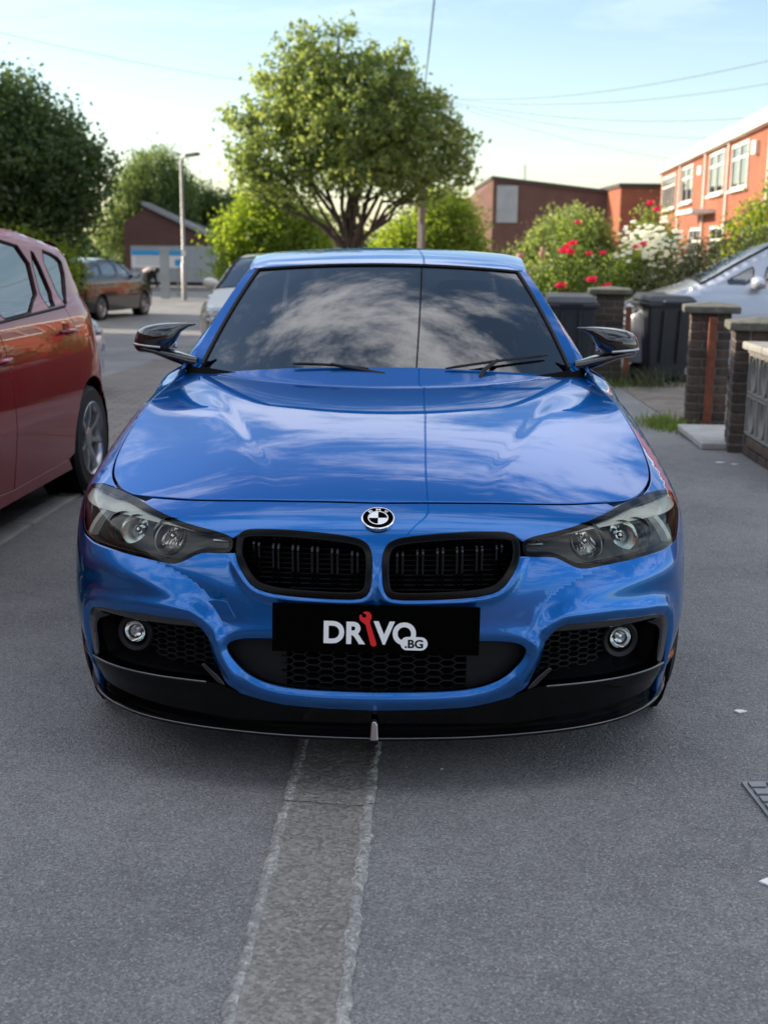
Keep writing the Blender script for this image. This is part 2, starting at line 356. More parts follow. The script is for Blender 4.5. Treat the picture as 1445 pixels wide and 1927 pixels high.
# front bumper with the nose strip above the grilles
def seg_dist(a, b, poly, closed=True):
    d = np.full(np.shape(a), 9.); P = np.array(poly)
    for i in range(len(P) if closed else len(P) - 1):
        p, q = P[i], P[(i + 1) % len(P)]; v = q - p; t = np.clip(((a - p[0]) * v[0] + (b - p[1]) * v[1]) / (v @ v + 1e-12), 0, 1); d = np.minimum(d, np.hypot(a - p[0] - t * v[0], b - p[1] - t * v[1]))
    return d
CORN = [(.874, .30), (.874, .39), (.867, .432), (.846, .450), (.80, .4605), (.655, .469), (.50, .469), (.476, .459), (.446, .424), (.436, .377), (.408, .313)]
shoulder = _spl([0, .42, .48, .55, .73, 1.0, 1.2], [.43, .455, .50, .53, .568, .588, .592], sig=.02)
def bumper_map(a, b):
    a = np.asarray(a, float); b = np.asarray(b, float); A = np.abs(a)
    Q = np.stack([A.ravel(), b.ravel()], 1); sg = lambda poly: np.where(inside(Q, poly).reshape(A.shape), -1., 1.)
    dl = seg_dist(A, b, LOWI, False) * sg(LOWP); dc = seg_dist(A, b, CORN, False) * sg(CORNP); dk = seg_dist(A, b, KID) * sg(KID)
    p = .014 * np.exp(-((dl - .020) / .024) ** 2) * (1 - .75 * smooth(.40, .47, b))
    p = p + .012 * np.exp(-((dc - .022) / .022) ** 2) - .002 * np.exp(-((dc - .075) / .03) ** 2) * smooth(.42, .5, b)
    p = p + .006 * np.exp(-((dk - .012) / .012) ** 2) * smooth(.66, .60, b)
    hh = b - shoulder(A); up_s = (np.sqrt(hh * hh + 1.0e-4) + hh) / 2; dn_s = (np.sqrt(hh * hh + 1.0e-4) - hh) / 2
    p = p + .014 * (1 - np.clip(up_s / .055, 0, 1)) * (1 - smooth(0, .09, dn_s)) * smooth(.40, .46, A) * smooth(1.08, .90, A)
    return body(a, b, p)
top = [(t, float(ztop(t)) - .004) for t in np.linspace(0, .80, 24)]
half = top + [(.815, .7325), (.75, .7285), (.655, .7195), (.545, .704), (.44, .692), (.402, .683)]
half += [(.3795, .6965), (.352, .7045), (.258, .7065), (.164, .7025), (.078, .6955), (.036, .6865), (.0175, .665), (.0125, .621), (.0175, .561), (.038, .5405), (.128, .5405), (.245, .5455), (.306, .5545), (.338, .5695), (.370, .610), (.387, .641)]
half += [(.42, .641), (.48, .640), (.502, .633), (.535, .615), (.56, .606), (.585, .605), (.65, .610), (.77, .614), (.91, .616), (.995, .622), (1.045, .638), (1.195, .590)]
a_s = math.atan2(.590 - .325, 1.195 - T_WY)
half += [p for p in arch(T_WY, a_s, math.pi * .985 + .25, 14) if p[1] < .588]
half += [(T_WY - AR + .005, .20), (.905, .195), (.885, .30), (.874, .39), (.867, .432), (.846, .450), (.80, .4605), (.655, .469), (.50, .469), (.476, .459), (.446, .424), (.436, .377), (.408, .313), (.362, .272), (.304, .2575), (.245, .247), (.126, .2405), (0, .238)]
outer = half + [(-a, b) for a, b in half[::-1] if a > 1e-6]
LOWI = chaikin([(0, .437), (.27, .433), (.345, .430), (.384, .421), (.402, .404), (.385, .369), (.345, .324), (.285, .299), (.195, .2875), (0, .285)], 4, closed=False)
LOW = LOWI + [(-a, b) for a, b in LOWI[::-1] if a > 1e-6]
LOWP = LOWI + [(-.05, .285), (-.05, .437)]; CORNP = CORN + [(.41, .20), (.90, .20)]
bump_o = patch('front_bumper', outer, bumper_map, M['blue'], CAR, holes=[LOW], step=.0075, depth=.03, rim=.006)
tow = chaikin([(.465, .520), (.402, .526), (.387, .497), (.370, .470), (.424, .470), (.447, .496)], 2)
patch('tow_eye_cover', [(-a, b) for a, b in tow], bmap(.0016), M['blue'], bump_o, step=.01, depth=.004, rim=.001)
# bonnet
hx = []
for t in np.linspace(-2.31, 2.31, 300):
    x, y, nx, ny = plan(t); a = off_a(abs(t)) + .004; hx.append((float(x - nx * a), float(y - ny * a)))
rear = [(x, 1.472 + .185 * (x / .77) ** 2) for x in np.linspace(.752, -.752, 50)]
bon = patch('bonnet', hx + rear, lambda a, b: np.stack([a, b, hood_z(a, b)], -1), M['blue'], CAR, step=.011, depth=.02, rim=.003)
# fenders, doors, rear body
for s in (1, -1):
    f = [(t, float(ztop(t)) - .0035) for t in np.linspace(1.07, 2.33, 50)]
    f += [(2.30, .90), (2.285, .60), (2.285, .22), (T_WY + AR + .03, .20)]
    f += arch(T_WY, -.30, a_s, 34)
    f += [(1.199, .593), (1.047, .641), (1.124, .6785), (1.203, .709), (1.232, .7265), (1.217, .7365), (1.165, .7435), (1.10, .7445)]
    patch('fender', mir(f, s), bmap(), M['blue'], CAR, step=.018, depth=.02, rim=.003)
    d1 = [(t, float(ztop(t)) - .002) for t in np.linspace(2.42, 3.42, 12)] + [(3.43, .9), (3.46, .6), (3.44, .30), (2.30, .28), (2.291, .6), (2.306, .90)]
    dr = patch('door', mir(d1, s), bmap(), M['blue'], CAR, step=.04, depth=.02, rim=.003)
    mb = MB(); P = [body(s * t, .83, .03) for t in (3.16, 3.2, 3.36, 3.4)]; P[0] = body(s * 3.16, .83, 0); P[3] = body(s * 3.4, .83, 0); mb.tube(P, .012, 8); mb.build('handle', M['blue'], dr, 60)
    d2 = [(t, float(ztop(t)) - .002) for t in np.linspace(3.43, 4.45, 12)] + [(4.40, .80)] + [p for p in arch(T_RW, .9, math.pi, 14) if p[0] < T_RW] + [(T_RW - AR, .30), (3.45, .30), (3.468, .6), (3.438, .9)]
    dr = patch('door', mir(d2, s), bmap(), M['blue'], CAR, step=.04, depth=.02, rim=.003)
    mb = MB(); P = [body(s * t, .85, .03) for t in (4.10, 4.14, 4.30, 4.34)]; P[0] = body(s * 4.10, .85, 0); P[3] = body(s * 4.34, .85, 0); mb.tube(P, .012, 8); mb.build('handle', M['blue'], dr, 60)
    q = [(t, float(ztop(t)) - .002) for t in np.linspace(4.46, 5.20, 14)] + [(5.20, .62), (T_RW + AR + .02, .55)] + [p for p in arch(T_RW, .7, .90, 6)][::1] + [p for p in arch(T_RW, .9, 1.55, 8)] + [(4.41, .80)]
    patch('quarter_panel', mir(q, s), bmap(), M['blue'], CAR, step=.04, depth=.02, rim=.003)
    sill = [(T_WY + AR + .035, .195), (2.29, .215), (2.30, .272), (3.44, .292), (T_RW - AR - .005, .295), (T_RW - AR - .005, .19)]
    patch('sill', mir(sill, s), bmap(-.006), M['blue'], CAR, step=.05, depth=.03, rim=.004)
    tl = [(5.22, .93), (5.22, .70), (5.75, .72), (5.75, .90)]
    patch('tail_light', mir(chaikin(tl, 2), s), bmap(.004), M['redlens'], CAR, step=.03, depth=.02)
T_R0 = T_RW + AR + .005
rb = [(T_R0, .54), (5.205, .60), (5.21, .69), (5.76, .71), (5.77, float(ztop(5.77)) - .004)] + [(t, float(ztop(t)) - .004) for t in np.linspace(5.8, TEND, 12)]
rb2 = [(TEND, .22), (5.2, .22), (T_R0, .25)]
for s in (1, -1): patch('rear_bumper', mir(rb + rb2, s), bmap(), M['blue'], CAR, step=.05, depth=.02)

# greenhouse
def ws(a, b, push=0.0):
    a = np.asarray(a, float); b = np.asarray(b, float); A = np.abs(a)
    x0, y0, z0 = .765 * a, 1.40 + .30 * A ** 2.2, .945 + .035 * A ** 2
    x1, y1, z1 = .582 * a, 2.105 + .10 * A ** 2.2, 1.372 - .030 * A ** 2
    q = 4 * b * (1 - b) * .022 + push
    return np.stack([x0 + (x1 - x0) * b, y0 + (y1 - y0) * b - q * .45, z0 + (z1 - z0) * b + q * .87], -1)
E_ = .930
wo_ = [(-E_, .01), (E_, .01)] + [(E_, k) for k in np.linspace(.1, .93, 12)] + [(E_ - .02, .965), (E_ - .06, .985)] + [(-E_ + .06, .985), (-E_ + .02, .965)] + [(-E_, k) for k in np.linspace(.93, .1, 12)]
win = [(a * .97, .012 + (b - .012) * .98) for a, b in wo_]
wsc = patch('windscreen', wo_, lambda a, b: ws(a, b, -.004), M['screen'], CAR, step=.035, depth=0)
patch('ceramic_border', wo_, lambda a, b: ws(a, b, -.0075), M['dark'], wsc, holes=[win], step=.03, depth=0)
def roofm(a, b):
    """a lateral -1..1, b 0..1 from windscreen to back window"""
    a = np.asarray(a, float); b = np.asarray(b, float); A = np.abs(a)
    y = 2.105 + .10 * A ** 2.2 + (1.50 - .10 * A ** 2.2) * b
    xw = .582 + .030 * np.sin(np.pi * np.clip(b * 1.1, 0, 1)) - .02 * b
    zc_ = roof_c(y - .10 * A ** 2.2 * (1 - b))
    return np.stack([a * xw, y, zc_ - .030 * A ** 2 - .055 * np.clip(A - .86, 0, 1) ** 2 * 25 * .3], -1)
roof_c = _spl([2.0, 2.105, 2.35, 2.7, 3.0, 3.3, 3.605], [1.342, 1.372, 1.412, 1.436, 1.434, 1.415, 1.365], sig=.04)
patch('roof', [(-1, .004), (1, .004), (1, 1), (-1, 1)], roofm, M['blue'], CAR, step=.05, depth=.02, rim=.004)
def rail(k):
    """roof rail edge, k 0 (A pillar base) .. 1 (C pillar base)"""
    return np.stack([railx(k), raily(k), railz(k)], -1)
A0 = ws(1.0, .0); A1 = ws(1.0, .985); rr_ = [roofm(1.0, b) for b in (.03, .25, .5, .75, 1.0)]
rp = np.array([A0, ws(1.0, .25), ws(1.0, .5), ws(1.0, .75), A1, *rr_[1:], (.60, 3.85, 1.22), (.64, 4.15, 1.03)]); ks = np.linspace(0, 1, len(rp))
railx, raily, railz = (_spl(ks, rp[:, i], sig=.015) for i in range(3))
def beltp(y, s=1):
    t = np.interp(y, CY[(S_ > .9) & (S_ < 5.6)], S_[(S_ > .9) & (S_ < 5.6)]); return body(t, ztop(t))
def side(k, b, push=0.0):
    """side of the cabin: k along, b 0 belt .. 1 rail"""
    k = np.asarray(k, float); b = np.asarray(b, float); r = rail(k); yb = 1.60 + 2.65 * k; q = beltp(yb)
    bul = .018 * 4 * b * (1 - b) + push
    P = q + (r - q) * b[..., None]; P[..., 0] += bul * .9; P[..., 2] += bul * .35; return P
for s in (1, -1):
    mp_ = lambda a, b, s=s, pu=0.0: side(a, b, pu) * np.array([s, 1, 1])
    # pillars and roof rail: blue, with the two door windows cut out
    w1 = chaikin([(.16, .06), (.41, .05), (.415, .88), (.385, .90), (.32, .84), (.24, .55)], 2)
    w2 = chaikin([(.445, .05), (.70, .05), (.76, .30), (.72, .60), (.62, .86), (.45, .88)], 2)
    patch('pillar_frame', [(.0, .0), (1, 0), (1, 1), (0, 1)], mp_, M['blue'], CAR, holes=[w1, w2], step=.02, depth=.012, rim=.003, flip=(s < 0))
    for w in (w1, w2): patch('side_window', w, lambda a, b, m_=mp_: m_(a, b, pu=-.008), M['side_glass'], CAR, step=.03, depth=0, flip=(s < 0))
    ap = [(s * .940, .0), (s * 1.0, .0), (s * 1.0, .985), (s * .940, .985)]
    patch('a_pillar', ap, lambda a, b: ws(a, b, .004), M['blue'], CAR, step=.02, depth=.012, rim=.002)
    # black seal between pillar and windscreen
    mb = MB(); mb.tube([ws(s * .936, b, .001) for b in np.linspace(.03, .985, 20)], .0065, 8); mb.build('windscreen_seal', M['rubber'], CAR, 60)
mb = MB(); mb.tube([ws(a, .992, .001) for a in np.linspace(-.97, .97, 24)], .005, 6); mb.build('windscreen_seal', M['rubber'], CAR, 60)
def backw(a, b):
    a = np.asarray(a, float); b = np.asarray(b, float); A = np.abs(a); r0 = roofm(a, np.ones_like(a)); r1 = np.stack([.64 * a, 4.16 - .05 * A ** 2, 1.03 - .0 * A], -1)
    P = r0 + (r1 - r0) * b[..., None]; P[..., 2] += .03 * 4 * b * (1 - b); return P
patch('rear_window', [(-.95, .03), (.95, .03), (.95, .97), (-.95, .97)], backw, M['side_glass'], CAR, step=.06, depth=0, flip=True)
def bootm(a, b):
    a = np.asarray(a, float); b = np.asarray(b, float); y0 = 4.15; t = TEND - .0; y1 = 4.50 - .12 * np.abs(a) ** 3; w = .70 - .02 * b
    return np.stack([a * w, y0 + (y1 - y0) * b, 1.03 - .035 * b - .03 * a * a], -1)
patch('boot_lid', [(-1.1, .0), (1.1, 0), (1.0, 1.05), (-1.0, 1.05)], bootm, M['blue'], CAR, step=.06, depth=.02)

# cowl and wipers
mb = MB(); mb.grid(np.stack([np.stack([ws(a, .0, -.03) + np.array([0, -.10, -.03]) for a in np.linspace(-1, 1, 20)]), np.stack([ws(a, .012, .002) for a in np.linspace(-1, 1, 20)])])); mb.build('cowl_panel', M['dark'], CAR, 60)
for a0, b0, a1, b1, am, bm_ in ((-.46, .100, -.08, .090, -.02, .05), (.30, .090, .84, .132, .46, .06)):
    w = empty('wiper'); w.parent = CAR
    mb = MB(); P = [ws(a0 + (a1 - a0) * k, b0 + (b1 - b0) * k + .012 * math.sin(math.pi * k), .012) for k in np.linspace(0, 1, 14)]; mb.tube(P, [.003] + [.0055] * 12 + [.003], 6); mb.build('wiper_blade', M['black_plastic'], w, 60)
    mb = MB(); P = [ws(am, bm_ - .05, .012), ws(am + (a1 - a0) * .05, bm_, .016), ws((a0 + a1) / 2, (b0 + b1) / 2 + .012, .016)]; mb.tube(P, [.010, .008, .006], 8); mb.build('wiper_arm', M['black_plastic'], w, 60)

# kidney grilles
def ray_z(poly, t):
    zs = []
    for i in range(len(poly)):
        (x1, y1), (x2, y2) = poly[i], poly[(i + 1) % len(poly)]
        if (x1 > t) != (x2 > t): zs.append(y1 + (t - x1) * (y2 - y1) / (x2 - x1))
    return min(zs), max(zs)
for s in (1, -1):
    k = empty('kidney_grille'); k.parent = CAR
    inn = inset(KID, .0125)
    patch('grille_frame', mir(KID, s), bmap(.005), M['frame_black'], k, holes=[mir(inn, s)], step=.01, depth=.05, rim=.004)
    patch('grille_backing', mir(KID, s), bmap(-.10), M['dark'], k, step=.05, depth=0)
    for tm in (.0615, .116, .170, .2235, .279, .335):
        for d in (-.0075, .0075):
            t = tm + d; z0, z1 = ray_z(inn, t); mb = MB(); G = []
            for z in np.linspace(z0 - .004, z1 + .004, 16):
                w_ = (z - z0) / (z1 - z0); pu = -.014 - .022 * smooth(.78, 1.0, w_) - .062 * np.clip(.74 - w_, 0, 1)
                G.append([body(s * (t - .0028), z, pu - .03), body(s * (t - .0028), z, pu), body(s * (t + .0028), z, pu), body(s * (t + .0028), z, pu - .03)])
            mb.grid(np.array(G)); mb.build('grille_slat', M['slat'], k, 50)
    mb = MB()
    for z in np.arange(.548, .668, .0125):
        z0 = z
        ts = [t for t in np.linspace(.03, .375, 40) if ray_z(KID, t)[0] < z < ray_z(KID, t)[1]]
        if len(ts) > 2: mb.tube([body(s * t, z, -.065) for t in np.linspace(ts[0], ts[-1], 8)], .0022, 4)
    mb.build('shutter_bars', M['black_plastic'], k)
    # ---- headlight
    h = empty('headlight'); h.parent = CAR
    hs = mir(HEADs, s)
    patch('lens_cover', mir(inset(HEADs, .002), s), bmap(.0), M['lens'], h, step=.014, depth=0)
    patch('lamp_seal', mir(inset(HEADs, -.0005), s), bmap(.0012), M['piano'], h, holes=[mir(inset(HEADs, .0082), s)], step=.01, depth=.004, rim=.001)
    strip_wall('lamp_bezel', mir(inset(HEADs, .001), s), -.001, -.012, M['gloss_black'], h)
    strip_wall('lamp_tub', mir(inset(HEADs, .002), s), -.011, -.085, M['housing'], h, 3)
    patch('lamp_back', hs, bmap(-.085), M['housing'], h, step=.03, depth=0)
    # inner bezel plate with openings for the two lamps
    def disc_open(tc, zc_, rt_, rz_, n=28): return [(tc + rt_ * math.cos(a), zc_ + rz_ * math.sin(a)) for a in np.linspace(0, 2 * math.pi, n, endpoint=False)]
    o1 = [(a, min(b, .697)) for a, b in disc_open(.612, .664, .052, .042)]; o2 = [(a, min(b, .705)) for a, b in disc_open(.80, .667, .088, .040)]
    plate_o = inset(HEADs, .006)
    patch('lamp_surround', mir(plate_o, s), bmap(-.030), M['housing'], h, holes=[mir(o1, s), mir(o2, s)], step=.012, depth=.02, rim=.003)
    for (tc, zc_, r, dep) in ((.612, .662, .054, .05), (.765, .664, .046, .05), (.845, .664, .046, .05)):
        c = body(s * tc, zc_, -.036); ax = Vector((s * .10, -1, .10)).normalized()
        mb = MB(); mb.lathe([(r, 0), (r * .96, -.008), (r * .80, -.022), (r * .55, -.034), (r * .28, -.042), (.0, -.045)], c, ax, 28); mb.build('reflector_bowl', M['reflector'], h, 60)
        mb = MB(); mb.lathe([(.0, .0), (.008, -.002), (.011, -.012), (.011, -.04)], Vector(c) - ax * .004, ax, 16); mb.build('bulb', M['chrome'], h, 60)
    for tt in np.linspace(.575, .650, 7):        # vertical flutes in the inner reflector
        mb = MB(); mb.tube([body(s * tt, .640, -.052), body(s * tt, .655, -.062), body(s * tt, .672, -.066)], .0032, 6); mb.build('reflector_flute', M['chrome'], h, 60)
    ring = [body(s * (.612 + .053 * math.cos(a)), min(.664 + .043 * math.sin(a), .698), -.026) for a in np.linspace(0, 2 * math.pi, 41)]
    mb = MB(); mb.tube(ring, .0028, 6, cap=False); mb.build('lamp_ring', M['satin'], h, 60)
    brow = [(1.205, .716), (1.12, .709), (1.026, .7085), (.951, .711), (.829, .7115), (.717, .7075), (.634, .703), (.52, .693)]
    bt = [p[0] for p in brow][::-1]; bz = [p[1] for p in brow][::-1]; bf = _spl(bt, bz, sig=.02); G = []
    for t in np.linspace(.52, 1.205, 60):
        z = float(bf(t)); hw = .0056 * (1 + .9 * float(smooth(.55, .9, t)))
        G.append([body(s * t, z - hw, -.024), body(s * t, z - hw, -.006), body(s * t, z + hw, -.012), body(s * t, z + hw, -.034)])
    mb = MB(); mb.grid(np.array(G)); mb.build('daytime_light_strip', M['drl'], h, 40)
    G = []
    for q in np.linspace(0, 1, 14):
        t, z = .982 + .026 * q, .702 - .084 * q
        G.append([body(s * (t - .028), z, -.030), body(s * (t - .022), z, -.010), body(s * (t + .006), z, -.010), body(s * (t + .012), z, -.032)])
    mb = MB(); mb.grid(np.array(G)); mb.build('side_light_bar', M['drl'], h, 40)
    mb = MB(); G = [[body(s * t, .6655 - .0, -.022), body(s * t, .6695, -.022)] for t in np.linspace(.405, .465, 6)]; mb.grid(np.array(G)); mb.build('lamp_trim', M['satin'], h)

# emblem on the nose
ec = body(0., .733, .001); e1 = body(0., .741, .001) - ec; ez = Vector(e1).normalized(); ex = Vector((1, 0, 0)); en = ex.cross(ez).normalized()
em = empty('roundel_badge'); em.parent = CAR
mb = MB(); mb.lathe([(.0445, -.006), (.0445, .003), (.043, .0045), (.041, .0045), (.0405, .003)], ec, en, 48); mb.build('badge_rim', M['chrome'], em, 40)
mb = MB(); mb.lathe([(.0415, .003), (.0, .003)], ec, en, 48); mb.build('badge_disc', M['plate_black'], em, 40)
mb = MB(); mb.lathe([(.0272, .003), (.0272, .0042), (.0245, .0042), (.0245, .003)], ec, en, 48); mb.build('badge_inner_ring', M['chrome'], em, 40)
for q in range(4):
    a0 = q * math.pi / 2; V = [Vector(ec) + en * .0036]
    V += [Vector(ec) + en * .0036 + (ex * math.cos(a0 + k * math.pi / 16) + ez * math.sin(a0 + k * math.pi / 16)) * .0245 for k in range(9)]
    mesh('badge_quadrant', V, [(0, i, i + 1) for i in range(1, 9)], M['white_print'] if q % 2 == 1 else M['plate_black'], em)
def text_mesh(name, txt, mat, parent, frame, box=None, height=None, bold=0.0, thick=.0006, center=None):
    """flat lettering as a mesh: fitted to box (x0,y0,x1,y1) in the frame (origin, ex, ey, en)"""
    c = bpy.data.curves.new(name, 'FONT'); c.body = txt; c.offset = bold; c.size = 1; c.resolution_u = 6
    o = bpy.data.objects.new(name, c); col.objects.link(o); dg = bpy.context.evaluated_depsgraph_get(); dg.update()
    me = bpy.data.meshes.new_from_object(o.evaluated_get(dg)); bpy.data.objects.remove(o); bpy.data.curves.remove(c)
    V = np.array([v.co[:] for v in me.vertices]); lo, hi_ = V.min(0), V.max(0); F = [tuple(p.vertices) for p in me.polygons]; bpy.data.meshes.remove(me)
    x0, y0, x1, y1 = box; O, X, Y, N = frame
    U = (V[:, 0] - lo[0]) / (hi_[0] - lo[0]) * (x1 - x0) + x0; W = (V[:, 1] - lo[1]) / (hi_[1] - lo[1]) * (y1 - y0) + y0
    P = [Vector(O) + Vector(X) * float(u) + Vector(Y) * float(w) + Vector(N) * thick for u, w in zip(U, W)]
    o = mesh(name, P, F, mat, parent); o.data.name = name; return o
for ch, ang in (('B', 38), ('M', 0), ('W', -38)):
    a = R(ang); yy = ez * math.cos(a) - ex * math.sin(a); xx = ex * math.cos(a) + ez * math.sin(a); o_ = Vector(ec) + yy * .0338
    text_mesh('badge_letter', ch, M['white_print'], em, (o_, xx, yy, en), (-.0055 if ch != 'M' else -.006, -.0048, .0055 if ch != 'M' else .006, .0048), bold=.02, thick=.0036)

# number plate with its print
pl = empty('number_plate'); pl.parent = CAR
PO = Vector((-.001, -.020, .468)); tl_ = R(-.65); PX = Vector((math.cos(tl_), 0, math.sin(tl_))); PY = Vector((-math.sin(tl_) * .998, .06, math.cos(tl_) * .998)).normalized(); PN = PX.cross(PY).normalized()
PW, PH = .541, .128
mb = MB(); mb.prism([(-PW / 2, -PH / 2), (PW / 2, -PH / 2), (PW / 2, PH / 2), (-PW / 2, PH / 2)], -.012, 0, lambda x, y, h: PO + PX * x + PY * y + PN * h); o = mb.build('plate_panel', M['plate_black'], pl); bevel(o, .0015)
sc_ = PW / 1308.0                                   # photograph crop units on the plate
def pb(x0, y0, x1, y1): return ((x0 - 734) * sc_, (203 - y1) * sc_, (x1 - 734) * sc_, (203 - y0) * sc_)
fr_ = (PO, PX, PY, PN)
text_mesh('plate_letter', 'D', M['white_print'], pl, fr_, pb(405, 153, 535, 298), bold=.035)
text_mesh('plate_letter', 'R', M['white_print'], pl, fr_, pb(548, 155, 668, 300), bold=.035)
text_mesh('plate_letter', 'V', M['white_print'], pl, fr_, pb(718, 148, 853, 300), bold=.035)
text_mesh('plate_letter', 'O', M['white_print'], pl, fr_, pb(840, 152, 988, 300), bold=.035)
def flat(name, poly, mat, h):
    P = [PO + PX * ((x - 734) * sc_) + PY * ((203 - y) * sc_) + PN * h for x, y in poly]; n = len(P)
    tr_ = geometry.tessellate_polygon([[Vector(((x - 734), (203 - y), 0)) for x, y in poly]]); return mesh(name, P, tr_, mat, pl)
flat('wrench_print', [(652, 92), (668, 86), (690, 90), (705, 108), (706, 128), (697, 148), (698, 165), (738, 290), (738, 304), (728, 312), (712, 312), (703, 302), (668, 172), (652, 160), (634, 146), (628, 128), (630, 112), (640, 106), (648, 124), (664, 128), (674, 116), (668, 104), (654, 100)], M['red_print'], .0009)
pill = [(890 + 43 + 43 * math.cos(a), 288.5 + 43.5 * math.sin(a)) for a in np.linspace(math.pi / 2, 3 * math.pi / 2, 12)] + [(1062 - 43 + 43 * math.cos(a), 288.5 + 43.5 * math.sin(a)) for a in np.linspace(-math.pi / 2, math.pi / 2, 12)]
flat('pill_print', pill, M['white_print'], .0010)
text_mesh('plate_letter', '.BG', M['plate_black'], pl, fr_, pb(918, 262, 1034, 318), bold=.03, thick=.0014)

# lower grille and honeycombs
def honey(name, poly, pitch, rowh, push, mat, parent, s=1, bar=.0016, dep=.012):
    P = np.array(poly); lo, hi_ = P.min(0), P.max(0); seen = set(); E = []
    nc = int((hi_[0] - lo[0]) / pitch) + 3; nr = int((hi_[1] - lo[1]) / rowh) + 3
    for c in range(-1, nc):
        for r in range(-1, nr):
            cx = lo[0] + c * pitch; cz = lo[1] + (r + .5 * (c & 1)) * rowh; hw = pitch * .33; fl = pitch * .67
            v = [(cx - fl, cz), (cx - hw, cz + rowh / 2), (cx + hw, cz + rowh / 2), (cx + fl, cz), (cx + hw, cz - rowh / 2), (cx - hw, cz - rowh / 2)]
            for i in range(6):
                a, b = v[i], v[(i + 1) % 6]; key = tuple(sorted(((round(a[0], 4), round(a[1], 4)), (round(b[0], 4), round(b[1], 4)))))
                if key in seen: continue
                seen.add(key); E.append((a, b))
    mid = np.array([((a[0] + b[0]) / 2, (a[1] + b[1]) / 2) for a, b in E]); ok = inside(mid, poly); mb = MB()
    for (a, b), k in zip(E, ok):
        if not k: continue
        d = np.array([b[0] - a[0], b[1] - a[1]]); d /= np.hypot(*d); n = np.array([-d[1], d[0]]) * bar; A = np.array(a) - d * bar; B = np.array(b) + d * bar
        q = [A + n, B + n, B - n, A - n]; V = [body(s * x, z, push) for x, z in q] + [body(s * x, z, push - dep) for x, z in q]
        mb.add(V, [(0, 1, 2, 3), (0, 4, 5, 1), (1, 5, 6, 2), (2, 6, 7, 3), (3, 7, 4, 0)])
    return mb.build(name, mat, parent)
lg = empty('lower_grille'); lg.parent = CAR
strip_wall('intake_wall', LOW, -.02, -.10, M['black_plastic'], lg)
patch('intake_back', LOW, bmap(-.10), M['dark'], lg, step=.05, depth=0)
honey('honeycomb_grille', [(-.243, .282), (.243, .282), (.243, .44), (-.243, .44)], .0362, .0195, -.026, M['black_plastic'], lg)
for s in (1, -1): patch('intake_blank', mir(chaikin([(.245, .28), (.245, .438), (.40, .438), (.42, .40), (.36, .32)], 0), s), bmap(-.034), M['black_plastic'], lg, step=.03, depth=.03)
# fog light corners
for s in (1, -1):
    g = empty('fog_light_corner'); g.parent = CAR
    reg = [(.872, .30), (.874, .385), (.867, .432), (.846, .450), (.80, .4605), (.655, .469), (.50, .469), (.476, .459), (.446, .424), (.436, .377), (.408, .313), (.41, .29)]
    strip_wall('corner_wall', mir(reg, s), -.01, -.08, M['black_plastic'], g)
    patch('corner_back', mir(reg, s), bmap(-.075), M['dark'], g, step=.04, depth=0)
    eye = chaikin([(.870, .36), (.869, .432), (.848, .448), (.80, .459), (.655, .4675), (.50, .4675), (.478, .459), (.450, .426), (.475, .428), (.60, .434), (.76, .436), (.825, .428), (.838, .40), (.835, .35), (.842, .305), (.872, .302)], 1)
    patch('upper_blade', mir(eye, s), lambda a, b: body(a, b, .004 - .05 * smooth(.452, .425, b) * smooth(.84, .80, np.abs(a))), M['gloss_black'], g, step=.009, depth=.03, rim=.004)
    honey('corner_honeycomb', [(.455, .425), (.66, .445), (.655, .36), (.62, .335), (.435, .315)], .030, .0165, -.045, M['black_plastic'], g, s)
    pod = body(s * .700, .395, -.03); ax = Vector((s * .25, -1, .02)).normalized()
    mb = MB(); mb.lathe([(.050, -.03), (.052, .0), (.048, .005), (.037, .001), (.033, -.010)], pod, ax, 32); mb.build('fog_pod', M['black_plastic'], g, 40)
    fc = Vector(pod) + Vector((0, 0, .006))
    mb = MB(); mb.lathe([(.030, .002), (.027, -.010), (.015, -.022), (0, -.026)], fc, ax, 28); mb.build('fog_reflector', M['reflector'], g, 60)
    mb = MB(); mb.lathe([(.030, .003), (.024, .008), (.012, .011), (0, .0115)], fc, ax, 28); mb.build('fog_lens', M['clear'], g, 60)
    mb = MB(); mb.lathe([(.0, .0), (.007, -.002), (.008, -.02)], fc, ax, 12); mb.build('fog_bulb', M['chrome'], g, 60)
# splitter: black lower lip right across the front
zt_s = _spl([0, .126, .245, .304, .362, .408, .43, .60, .87, .91, 1.10], [.2385, .241, .2475, .258, .2725, .290, .300, .302, .303, .300, .285], sig=.008)
zl_s = _spl([0, .2, .45, .7, .9, 1.1], [.156, .158, .166, .178, .186, .19], sig=.05)
G = []; ex_ = np.linspace(-1.08, 1.08, 161)
for t in ex_:
    A = abs(t); zt = float(zt_s(A)); zl = float(zl_s(A)); k = float(smooth(.36, .48, A)); e = 1 - float(smooth(.98, 1.08, A)) * .75
    q_ = 1 - .75 * float(smooth(.60, 1.0, A)); row = [(zt + .001, -.030), (zt - .0002, -.008 + .004 * k), (zt - .0010, -.005 + .009 * k), (zt - .0035, -.003 + .012 * k), (zt - .0075, -.003 + .0125 * k), (zl + .60 * (zt - zl), -.008 + .006 * k), (zl + .03, -.014), (zl + .0135, -.013), (zl + .0125, .008 * q_), (zl + .0115, .016 * q_), (zl + .008, .0205 * q_), (zl + .003, .021 * q_), (zl - .001, .017 * q_), (zl - .002, -.12)]
    G.append([body(t, z, p) for z, p in row])
mb = MB(); mb.grid(np.array(G)); sp = mb.build('front_splitter', M['piano'], CAR, 35)
for s in (1, -1):
    MB().tube([body(s * t, float(zt_s(t)) - .001, .011) for t in np.linspace(.455, .865, 40)], .0030, 8).build('blade_highlight', M['edge'], sp, 60)  # added tube that draws the highlight line along the lower blade
